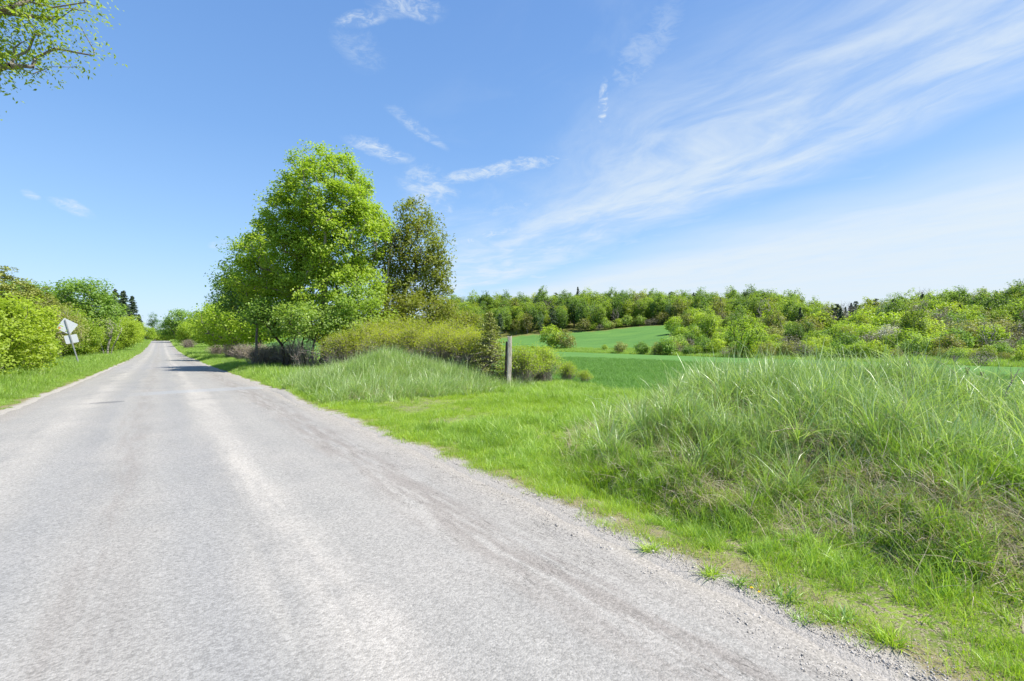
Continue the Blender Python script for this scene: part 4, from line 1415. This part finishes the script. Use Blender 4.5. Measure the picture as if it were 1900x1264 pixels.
T_TUSS = [tuft(260 + i, [('grass_tall', 26, .05, .58, .12, .010, .38, 1.2, WIND), ('grass_lush', 16, .05, .45, .1, .009, .5, 1.2, (0, 0)), ('straw', 10, .07, .5, .15, .005, .6, 1.3, WIND)]) for i in range(3)]
T_CROP = [tuft(240 + i, [('crop', 70, .24, .17, .04, .010, .35, .8, (0, 0))]) for i in range(3)]
T_BIG = [tuft(250 + i, [('grass_lush', 60, .30, .34, .09, .016, .30, .7, (0, 0)), ('grass_bright', 24, .30, .26, .08, .014, .35, .7, (0, 0)), ('straw', 4, .3, .34, .08, .01, .4, .8, (0, 0))]) for i in range(4)]


def rots(n, tilt=.12):
    return np.stack([rng.normal(0, tilt, n), rng.normal(0, tilt, n), rng.uniform(0, 2 * PI, n)], 1)


def do_scatter(name, tufts, x, y, smin, smax, smul=None, tilt=.12, windy=False, sink=.01, zvar=.2):
    n = len(x)
    z = ground_z(x, y) - sink
    s = rng.uniform(smin, smax, n)
    if smul is not None:
        s = s * smul
    r_ = rots(n, tilt)
    if windy:
        r_[:, 2] = rng.normal(0, .7, n)
    sc = np.stack([s, s, s * rng.uniform(1 - zvar, 1 + zvar, n)], 1)
    scatter(name, None, tufts, np.stack([x, y, z], 1), r_, sc, rng.integers(0, len(tufts), n))
    return n


tot = 0


def hBh(x, y):
    return ground_z(x, y, False) - road_p(y)


# the right heap: tall grass, thinner and strawy on the low front face
def bare_mask(x, y):
    return fbm(x * 1.6, y * 1.6, 301, 3) * .5 + .5


def clump(x, y, sd, f=1.3):
    return fbm(x * f, y * f, sd, 3) * .5 + .5


x, y = sample(30000, 3.2, 11, -5, 7.6, lambda x, y: np.clip((.16 + .84 * sst(hBh(x, y), .15, .62)) * sst(hBh(x, y), .04, .2) * (1.0 - .95 * sst(bare_mask(x, y), .47, .60) * (1 - .70 * sst(hBh(x, y), .55, .9))), 0, 1))
h = hBh(x, y)
tot += do_scatter('tall_grass', T_TALL, x, y, .6, 1.2, (.50 + .36 * sst(h, .1, .7)) * (.62 + .75 * clump(x, y, 330)), .22, True)
x, y = sample(26000, 3.15, 11, -5, 7.6, lambda x, y: sst(hBh(x, y), .0, .12) * (.20 + .45 * sst(bare_mask(x, y), .42, .62)) * (1 - .72 * sst(hBh(x, y), .6, .9)))
tot += do_scatter('dry_thatch', T_STRAW, x, y, .5, 1.15, None, .35)
x, y = sample(26000, 3.05, 11, -5, 7.6, lambda x, y: (1 - .75 * sst(hBh(x, y), .45, .8)) * np.clip(1 - .9 * sst(clump(x, y, 331, 1.9), .43, .62), 0.08, 1) * sst(x - edge_r(y), .1, .8))
tot += do_scatter('slope_grass', T_LUSH, x, y, .35, 1.0, (.5 + .5 * sst(x, 3.2, 4.6)) * (.6 + .7 * clump(x, y, 332)), .25)
x, y = sample(620, 3.5, 10, -4, 7, lambda x, y: sst(hBh(x, y), .1, .3))
tot += do_scatter('long_tussocks', T_TUSS, x, y, .6, 1.25, None, .2, True)
# field entrance: short bright grass
x, y = sample(60000, 3.0, 12, 3.0, 15.5, lambda x, y: sst(x - edge_r(y), .0, .45) * (1 - .93 * sst(hBh(x, y), .06, .26)) * (.22 + .78 * sst(bare_mask(x * .8, y * .8), .36, .56)))
tot += do_scatter('short_grass', T_SHORT, x, y, .6, 1.3, (.7 + .7 * sst(x, 5, 9)) * (.6 + .8 * fbm(x * 1.1, y * 1.1, 352, 3) + .3))
x, y = sample(3200, 3.2, 12, 4.0, 15.5, lambda x, y: sst(fbm(x * .8, y * .8, 310, 3), .05, .45) * (1 - .9 * sst(hBh(x, y), .12, .4)))
tot += do_scatter('longer_grass', T_LUSH, x, y, .5, .95)
# sparse low growth on the gravelly margin near the camera
x, y = sample(11000, 2.8, 4.3, -2, 12, lambda x, y: sst(x - edge_r(y), -.04, .45) * sst(fbm(x * 2.6, y * 2.6, 320, 3), -.30, .25))
tot += do_scatter('margin_grass', T_SHORT, x, y, .35, .85)
# left heap
x, y = sample(15000, 3.3, 11, 11.5, 20.5, lambda x, y: sst(hBh(x, y) + .14, .10, .35) * (1 - .6 * sst(clump(x, y, 340), .55, .7)))
tot += do_scatter('heap_grass', T_TALL, x, y, .5, 1.2, .55 + .8 * clump(x, y, 341), .22, True)
x, y = sample(1800, 3.8, 10, 12, 20.5, lambda x, y: sst(hBh(x, y) + .14, .05, .3))
tot += do_scatter('heap_thatch', T_STRAW, x, y, .8, 1.5, None, .3)
x, y = sample(900, 3.8, 10, 12, 20, lambda x, y: sst(hBh(x, y) + .14, .05, .3))
tot += do_scatter('heap_tussocks', T_TUSS, x, y, .6, 1.1, None, .2, True)
x, y = sample(7000, 3.1, 9.8, 13, 21, lambda x, y: sst(x - edge_r(y), .0, .5))
tot += do_scatter('heap_foot_grass', T_LUSH, x, y, .6, 1.15, .7 + .4 * sst(x, 3.2, 4.5))
x, y = sample(1600, 4, 10, 12.5, 18.5, None)
tot += do_scatter('heap_straw', T_STRAW, x, y, .8, 1.6, None, .3)
# field edge strip right of the entrance
x, y = sample(9000, 8.0, 14, -4, 16, lambda x, y: (1 - sst(x, 10.2, 11.6)) * .8)
tot += do_scatter('field_edge_grass', T_LUSH, x, y, .7, 1.1)
# verges farther away
x, y = sample(16000, 3.0, 12.5, 19, 70, lambda x, y: sst(x - edge_r(y), .0, .4) * (1 - sst(x, 9, 12.5)) * (1 - .5 * sst(y, 30, 70)))
tot += do_scatter('right_verge_grass', T_BIG, x, y, .6, 1.1, (.40 + .6 * sst(x - edge_r(y), .1, 1.2)) * (.6 + .8 * clump(x, y, 350, .7)))
x, y = sample(9000, 2.6, 13, 70, 230, lambda x, y: sst(x - edge_r(y), .0, .4) * (1 - sst(x, 9, 13)))
tot += do_scatter('far_right_verge_grass', T_BIG, x, y, .9, 1.5)
x, y = sample(17000, -9, -2.8, 9, 60, lambda x, y: sst(edge_l(y) - x, .05, .45))
tot += do_scatter('left_verge_grass', T_BIG, x, y, .6, 1.15, (.28 + .85 * sst(edge_l(y) - x, .3, 1.5)) * (.6 + .8 * clump(x, y, 351, .7)))
x, y = sample(7000, -10, -2.5, 60, 230, lambda x, y: sst(edge_l(y) - x, .0, .4))
tot += do_scatter('far_left_verge_grass', T_BIG, x, y, .9, 1.4)
# crop
x, y = sample(52000, 9.8, 46, -20, 46, lambda x, y: (x > 10.1 + .3 * fbm(y * .3, y * 0, 77)) * np.clip(1.15 - np.hypot(x, y) / 60, .12, 1))
tot += do_scatter('crop', T_CROP, x, y, .85, 1.2, 1 + .9 * sst(np.hypot(x, y), 15, 50), zvar=.1)
# scrubby strip beyond the field
x, y = sample(9000, 99.5, 116, -60, 190, None)
tot += do_scatter('field_margin_grass', T_BIG, x, y, 1.2, 2.2)


# ------------------------------------------------------------------ loose stones along the road edge
def stone_mesh(seed):
    r = np.random.default_rng(seed)
    v = np.array([[-1, -1, -.6], [1, -1, -.6], [1, 1, -.6], [-1, 1, -.6], [-.8, -.8, .6], [.8, -.8, .6], [.8, .8, .6], [-.8, .8, .6]], float)
    v = v * r.uniform(.55, 1.0, (8, 1)) * np.array([1, .75, .6]) + r.normal(0, .1, (8, 3))
    f = np.array([[0, 3, 2, 1], [4, 5, 6, 7], [0, 1, 5, 4], [1, 2, 6, 5], [2, 3, 7, 6], [3, 0, 4, 7]])
    return mesh_quads('stone', v, f, STONE)


def stone_material():
    m, t, out = new_mat('road stone')
    oi = t.n('ShaderNodeObjectInfo').outputs['Random']
    cr = t.n('ShaderNodeValToRGB', None, Fac=oi)
    e = cr.color_ramp.elements
    e[0].color = (.20, .185, .165, 1)
    e[1].color = (.50, .465, .42, 1)
    q = e.new(.4); q.color = (.34, .32, .29, 1)
    bs = t.n('ShaderNodeBsdfPrincipled', None, Base_Color=cr.outputs[0], Roughness=.85)
    t.t.links.new(bs.outputs[0], out.inputs[0])
    return m


STONE = stone_material()
stones = [stone_mesh(400 + i) for i in range(5)]
n = 42000
yy = rng.uniform(.5, 1, n) ** 1 * 0 + np.abs(rng.exponential(5.0, n)) + .2
side_ = rng.random(n) < .8
off = np.abs(rng.normal(0, .17, n)) * np.where(rng.random(n) < .5, 1, -.75)
xx = np.where(side_, edge_r(yy) + off - .05, edge_l(yy) - off * .6)
k = visible(xx, yy, .5) & (yy < 30)
xx, yy = xx[k], yy[k]
er, el = edge_r(yy), edge_l(yy)
e = np.minimum(xx - el, er - xx)
zz = np.where(e > 0, road_p(yy) + .035 * (1 - (xx / 3) ** 2) - .045 * (1 - sst(e, 0, .3)) + .012, ground_z(xx, yy))
s_ = np.clip(rng.lognormal(math.log(.0036), .45, len(xx)), .002, .016)
scatter('gravel', None, stones, np.stack([xx, yy, zz + s_ * .2], 1), rng.uniform(0, 6.28, (len(xx), 3)), np.stack([s_, s_, s_], 1), rng.integers(0, 5, len(xx)))

# ------------------------------------------------------------------ bmesh-free small builders
def box(x0, x1, y0, y1, z0, z1):
    V_ = np.array([[x0, y0, z0], [x1, y0, z0], [x1, y1, z0], [x0, y1, z0], [x0, y0, z1], [x1, y0, z1], [x1, y1, z1], [x0, y1, z1]], float)
    F_ = np.array([[0, 3, 2, 1], [4, 5, 6, 7], [0, 1, 5, 4], [1, 2, 6, 5], [2, 3, 7, 6], [3, 0, 4, 7]])
    return V_, F_


def poly_mesh(name, verts, faces, mat):
    me = bpy.data.meshes.new(name)
    me.from_pydata([tuple(map(float, v_)) for v_ in verts], [], [tuple(map(int, f_)) for f_ in faces])
    me.materials.append(mat)
    me.update()
    return me


def rounded_plate(w_, h_, rad, th, rot=0.0, seg=5):
    """plate in the xz plane, thickness along y, rounded corners"""
    pts = []
    for cx, cz, a0 in ((w_ / 2 - rad, h_ / 2 - rad, 0), (-w_ / 2 + rad, h_ / 2 - rad, 90), (-w_ / 2 + rad, -h_ / 2 + rad, 180), (w_ / 2 - rad, -h_ / 2 + rad, 270)):
        for i in range(seg + 1):
            a = math.radians(a0 + 90 * i / seg)
            pts.append((cx + rad * math.cos(a), cz + rad * math.sin(a)))
    c, s = math.cos(rot), math.sin(rot)
    pts = [(c * p - s * q, s * p + c * q) for p, q in pts]
    n_ = len(pts)
    vs = [(p, 0, q) for p, q in pts] + [(p, th, q) for p, q in pts]
    fs = [tuple(range(n_)), tuple(range(2 * n_ - 1, n_ - 1, -1))] + [(i, n_ + i, n_ + (i + 1) % n_, (i + 1) % n_) for i in range(n_)]
    return vs, fs


# road sign seen from behind, leaning to the left
ALU = simple_mat('bare aluminium sign back', (.62, .64, .66), .55, .15, .4, .06, 8)
POSTM = simple_mat('galvanised post', (.40, .41, .42), .5, .5, .5, .15, 20)
RED = simple_mat('red sticker', (.75, .10, .05), .6, 0, .3, .1)
sx_, sy_ = at(149, 33.0)
sign = thing('road_sign', 'leaning road sign seen from behind, grey diamond plate above a small tab plate', 'road sign', (sx_, sy_, gz(sx_, sy_) - .1), (0, math.radians(-13.0), 0), None, 1.08)
vs, fs = rounded_plate(.76, .76, .05, .004, PI / 4)
dia = link('diamond_plate', poly_mesh('diamond_plate', vs, fs, ALU), sign, (0, .03, 2.75))
vs, fs = rounded_plate(.62, .52, .05, .004)
tab = link('tab_plate', poly_mesh('tab_plate', vs, fs, ALU), sign, (.02, .03, 1.93))
# U channel post
pv, pf = [], []
prof = [(-.04, 0), (-.022, 0), (-.016, .022), (.016, .022), (.022, 0), (.04, 0), (.04, -.004), (.018, -.004), (.012, .018), (-.012, .018), (-.018, -.004), (-.04, -.004)]
for z_ in (0, 3.18):
    pv += [(a, -b, z_) for a, b in prof]
n_ = len(prof)
pf = [(i, (i + 1) % n_, n_ + (i + 1) % n_, n_ + i) for i in range(n_)]
pf += [(n_ + i, n_ + i + 1, n_ + 10 - i, n_ + 11 - i) for i in range(5)]
post = link('sign_post', poly_mesh('sign_post', pv, pf, POSTM), sign)
st_pts = [(math.cos(a) * .062, math.sin(a) * .062) for a in np.linspace(0, 2 * PI, 9)[:-1]]
link('sticker', poly_mesh('sticker', [(p, 0, q) for p, q in st_pts] + [(p, .002, q) for p, q in st_pts],
                          [tuple(range(8)), tuple(range(15, 7, -1))] + [(i, 8 + i, 8 + (i + 1) % 8, (i + 1) % 8) for i in range(8)], RED), dia, (-.36, -.003, -.02))
for z_ in (2.45, 3.05, 1.80, 2.06):
    Vb, Fb = tubes([(0, 0, 0)], [(0, -.018, 0)], [.011], [.009], 6)
    link('bolt', mesh_quads('bolt', Vb, Fb, POSTM), sign, (0, -.02, z_))


# weathered wooden post
def wood_material():
    m, t, out = new_mat('weathered wood')
    co = t.n('ShaderNodeTexCoord').outputs['Object']
    sv = t.scalev(co, (1, 1, .06))
    n1 = t.noise(sv, 60, 6, .7, .3)
    n2 = t.noise(sv, 14, 4, .6)
    col = t.mix(t.ss(n1, .35, .65), (.26, .22, .175), (.60, .54, .46))
    col = t.mix(t.ss(n2, .55, .75), col, (.09, .08, .07))
    bs = t.n('ShaderNodeBsdfPrincipled', None, Base_Color=col, Roughness=.9)
    bs.inputs['Specular IOR Level'].default_value = .15
    bp = t.n('ShaderNodeBump', None, Height=n1, Strength=1.0, Distance=.012)
    t.t.links.new(bp.outputs[0], bs.inputs['Normal'])
    t.t.links.new(bs.outputs[0], out.inputs[0])
    return m


WOOD = wood_material()
px_, py_ = at(943, 15.6)
pt = thing('wooden_post', 'weathered grey wooden post standing at the field entrance', 'post', (px_, py_, gz(px_, py_) - .1), (0, math.radians(2.0), -YAW + math.radians(18)), None, (.80, .80, .96))
levels = 26
pr_ = np.random.default_rng(9)
out_l = [(-.085, -.075), (-.02, -.083), (.05, -.078), (.085, -.06), (.09, .0), (.083, .07), (.0, .078), (-.07, .074), (-.088, .02)]
pv = []
for i in range(levels):
    f = i / (levels - 1)
    for j, (a, b) in enumerate(out_l):
        wv = 1 + .05 * math.sin(f * 7 + j) + pr_.normal(0, .03) - .10 * f
        top = 0
        if i == levels - 1:
            top = .03 * math.sin(j * 2.1) + pr_.normal(0, .012)
        pv.append((a * wv + .01 * math.sin(f * 5), b * wv, f * 1.86 + top))
nn = len(out_l)
pf = [(i * nn + j, i * nn + (j + 1) % nn, (i + 1) * nn + (j + 1) % nn, (i + 1) * nn + j) for i in range(levels - 1) for j in range(nn)]
pv.append((0, 0, 1.84))
pf += [((levels - 1) * nn + j, (levels - 1) * nn + (j + 1) % nn, len(pv) - 1) for j in range(nn)]
link('post_body', poly_mesh('post_body', pv, pf, WOOD), pt)
# dark stub added behind its left side, standing in for the post's shaded face
px2, py2 = at(936.5, 15.85)
pt2 = thing('wooden_post', 'dark stub standing in for the shaded left side of the weathered grey post', 'post', (px2, py2, gz(px2, py2) - .1), (0, math.radians(3.0), -YAW), None, (.9, .9, 1.1))
pv2 = [(v_[0] * .62, v_[1] * .7, v_[2] * .80) for v_ in pv]
link('post_body', poly_mesh('post_body', pv2, pf, M['bark_dark']), pt2)

# thin far fence posts at the field edge
for i, px in enumerate([1606, 1682, 1719, 1745, 1690 + 140, 1668]):
    Z = edge_Z(px, 1.0)
    x, y = at(px, Z)
    Vb, Fb = tubes([(0, 0, 0)], [(.03, 0, 1.3)], [.06], [.05], 6)
    o = link('fence_post', mesh_quads('fence_post', Vb, Fb, WOOD), None, (x, y, gz(x, y)))
    tag(o, ['first thin fence post from left at the far field edge', 'third thin fence post from left at the far field edge', 'fourth thin fence post from left at the far field edge', 'fifth thin fence post from left at the far field edge', 'rightmost thin fence post, beside the dark round thicket at the field edge', 'second thin fence post from left at the far field edge'][i], 'fence post', 'thin fence posts at the far field edge')


# ------------------------------------------------------------------ dead sticks and dry weeds
def polyline(pts, r0, r1, K=5):
    pts = np.array(pts, float)
    n_ = len(pts) - 1
    rr_ = np.linspace(r0, r1, n_ + 1)
    return tubes(pts[:-1], pts[1:], rr_[:-1], rr_[1:], K)


def stick(name, label, cat, pts_list, mat, loc, rotz=VIEW):
    parts = [polyline(p, a, b) for p, a, b in pts_list]
    V_, F_ = join(parts)
    o = link(name, mesh_quads(name, V_, F_, mat, smooth=True), None, loc, rotz)
    return tag(o, label, cat)


x, y = at(884, 15.0)
stick('dead_branch', 'dark curved dead branch leaning up to the right, left of the post', 'branch',
      [([(0, 0, -.1), (.05, 0, .25), (.18, .05, .55), (.36, .1, .80), (.60, .1, .95), (.78, .12, 1.0)], .022, .006), ([(.18, .05, .55), (.2, 0, .75), (.3, 0, .98)], .01, .003),
       ([(.36, .1, .8), (.5, .12, .78), (.62, .1, .7)], .008, .003)], M['bark_dark'], (x, y, gz(x, y)))
x, y = at(862, 15.6)
stick('dead_branch', 'thin upright dark stick left of the leaning curved branch', 'branch',
      [([(0, 0, -.1), (.03, 0, .3), (.1, 0, .7), (.3, 0, .95)], .016, .004), ([(.1, 0, .7), (0, 0, .95)], .007, .003)], M['bark'], (x, y, gz(x, y)))
x, y = at(603, 20.5)
stick('dead_sapling', 'pale forked dead sapling in the verge grass before the dark stems', 'sapling',
      [([(0, 0, -.1), (.02, 0, .4), (.0, 0, .75)], .03, .02), ([(0, 0, .75), (.15, .1, 1.2), (.5, .1, 1.5)], .016, .005), ([(0, 0, .75), (-.25, 0, 1.1), (-.75, 0, 1.25), (-1.2, .1, 1.15)], .016, .005),
       ([(.02, 0, .4), (-.2, 0, .7), (-.45, .1, 1.0)], .012, .004), ([(.15, .1, 1.2), (0, .1, 1.6)], .008, .003), ([(.3, .1, 1.35), (.7, .1, 1.3)], .007, .003), ([(-.25, 0, 1.1), (-.3, 0, 1.5)], .007, .003)],
      M['bark_pale'], (x, y, gz(x, y)))
x, y = at(1470, 4.9)
stick('dead_stalk', 'pale dead stalk lying across the front face of the right heap', 'stalk',
      [([(-.22, 0, 0), (-.05, .02, .03), (.1, 0, .035), (.24, -.03, .02)], .007, .003)], M['twig_tan'], (x, y, gz(x, y) + .14))
x, y = at(1868, 5.0)
stick('bare_twig', 'brown forked bare twig near the right edge on the heap', 'twig',
      [([(-.12, 0, -.1), (-.05, 0, .15), (.05, 0, .32), (.16, .03, .46)], .007, .003), ([(.05, 0, .32), (.04, 0, .48)], .004, .0015), ([(-.05, 0, .15), (.06, .03, .22), (.14, .05, .22)], .004, .0015),
       ([(.1, .02, .4), (.2, 0, .42)], .003, .001)], M['bark'], (x, y, gz(x, y) + .1))
x, y = at(1790, 5.6)
stick('dry_stalk', 'long pale dry stalk arching to the left over the right heap', 'stalk',
      [([(.15, 0, 0), (.0, 0, .28), (-.2, 0, .45), (-.42, 0, .57), (-.6, 0, .63)], .004, .0015)], M['twig_tan'], (x, y, gz(x, y)))
HEAD = simple_mat('dry seed head', (.16, .10, .06), .9, 0, .1, .3, 200, .8)
for (px, Z, h_, lab) in [(1666, 6.6, .62, 'leftmost brown seed head weed above the right heap'), (1677, 6.7, .60, 'middle brown seed head weed of three above the heap'),
                         (1687, 6.5, .68, 'tallest brown seed head weed of the three above the heap')]:
    x, y = at(px, Z)
    zt = 1.6 - (680 - HOR) / FPX * Z + (.03 if h_ > .65 else 0)
    g0 = gz(x, y)
    hh_ = max(zt - g0, .35)
    o = thing('seed_head_weed', lab, 'dry weed', (x, y, g0), (0, 0, 0))
    V_, F_ = polyline([(-.02, 0, -.05), (.01, 0, hh_ * .5), (0, 0, hh_)], .003, .002)
    link('stem', mesh_quads('stem', V_, F_, M['twig']), o)
    rr_ = [.006, .016, .021, .018, .008]
    V_, F_ = tubes([(0, 0, hh_ + i * .011) for i in range(4)], [(0, 0, hh_ + (i + 1) * .011) for i in range(4)], rr_[:4], rr_[1:], 8)
    link('seed_head', mesh_quads('seed_head', V_, F_, HEAD), o)
for (px, Z, yt, sp_, lab) in [(1772, 6.2, 660, .055, 'tallest flat topped dry weed behind the right heap'), (1795, 6.6, 682, .03, 'branching dry weed right of the flat topped dry weed'),
                              (1822, 6.8, 690, .025, 'small dry weed farthest right behind the heap')]:
    x, y = at(px, Z)
    g0 = gz(x, y)
    hh_ = max(1.6 - (yt - HOR) / FPX * Z - g0, .4)
    o = thing('dry_weed', lab, 'dry weed', (x, y, g0))
    V_, F_ = polyline([(0, 0, -.05), (.005, 0, hh_ * .5), (0, 0, hh_ * .85)], .004, .0025)
    link('stem', mesh_quads('stem', V_, F_, M['twig']), o)
    ps = []
    for j in range(14):
        a = j * 2.4
        r1 = sp_ * math.sqrt((j + 1) / 14)
        ps.append(polyline([(0, 0, hh_ * .85), (math.cos(a) * r1 * .6, math.sin(a) * r1 * .6, hh_ * .94), (math.cos(a) * r1, math.sin(a) * r1, hh_)], .0015, .003, 4))
    V_, F_ = join(ps)
    link('flower_head', mesh_quads('flower_head', V_, F_, M['twig']), o)

# single weeds on the gravel margin
ros = [rosette(500, 40, .13, .015), tuft(501, [('grass_bright', 60, .05, .15, .04, .008, .9, 1.0, (0, 0)), ('grass_lush', 24, .05, .13, .04, .008, 1.2, 1.0, (0, 0))]),
       tuft(502, [('grass_lush', 60, .07, .12, .04, .009, 1.3, 1.0, (0, 0)), ('weed', 20, .05, .11, .03, .012, 1.6, .8, (0, 0))])]
for (px, py, i, sc, lab) in [(1462, 1112, 0, 1.0, 'grey green leafy weed tuft at the gravel edge'), (1205, 1022, 1, .9, 'bright green weed tuft at the road edge nearest the bank hollow'),
                             (1318, 1068, 1, .9, 'small bright weed between two larger weeds'), (1560, 1150, 2, .9, 'weed tuft near the lower road margin'),
                             (1430, 1200, 2, .6, 'small weed at the gravel edge left of the lower weed'), (1655, 1195, 1, 1.0, 'weed tuft lowest at the right of the road'),
                             (1375, 1085, 0, .8, 'weed tuft right behind the dandelions')]:
    Z = CAM_Z * FPX / (py - HOR)
    x, y = at(px, Z)
    x = max(x, float(edge_r(np.array([y]))[0]) + .05)
    o = thing('weed', lab, 'weed', (x, y, gz(x, y) + .0), (0, 0, random.uniform(0, 6)), None, sc)
    link('leaves', ros[i] if i else ros[2], o)
YEL = simple_mat('dandelion yellow', (.75, .50, .02), .7, 0, .2, .1)
for (px, py, lab) in [(1362, 1120, 'left yellow dandelion at the road edge'), (1397, 1116, 'right yellow dandelion at the road edge')]:
    Z = CAM_Z * FPX / (py - HOR)
    x, y = at(px, Z)
    x = max(x, float(edge_r(np.array([y]))[0]) + .06)
    o = thing('dandelion', lab, 'flower', (x, y, gz(x, y)))
    V_, F_ = polyline([(0, 0, -.01), (.004, 0, .03)], .0015, .0012, 4)
    link('stem', mesh_quads('stem', V_, F_, M['weed'], {'tint': np.full(len(V_), .5)}), o)
    ps = [leaf_cards(np.array([[.004 + .006 * math.cos(a) * q_, .006 * math.sin(a) * q_, .032 + .002 * q_]]), np.array([.013]), None, 3.0, .5)
          for q_ in (1, .5) for a in np.linspace(0, 6.28, 9)[:-1]]
    V_, F_ = join(ps)
    link('flower_head', mesh_quads('flower_head', V_, F_, YEL), o)

print('instances', tot, 'far trees', cnt, 'objects', len(bpy.data.objects))
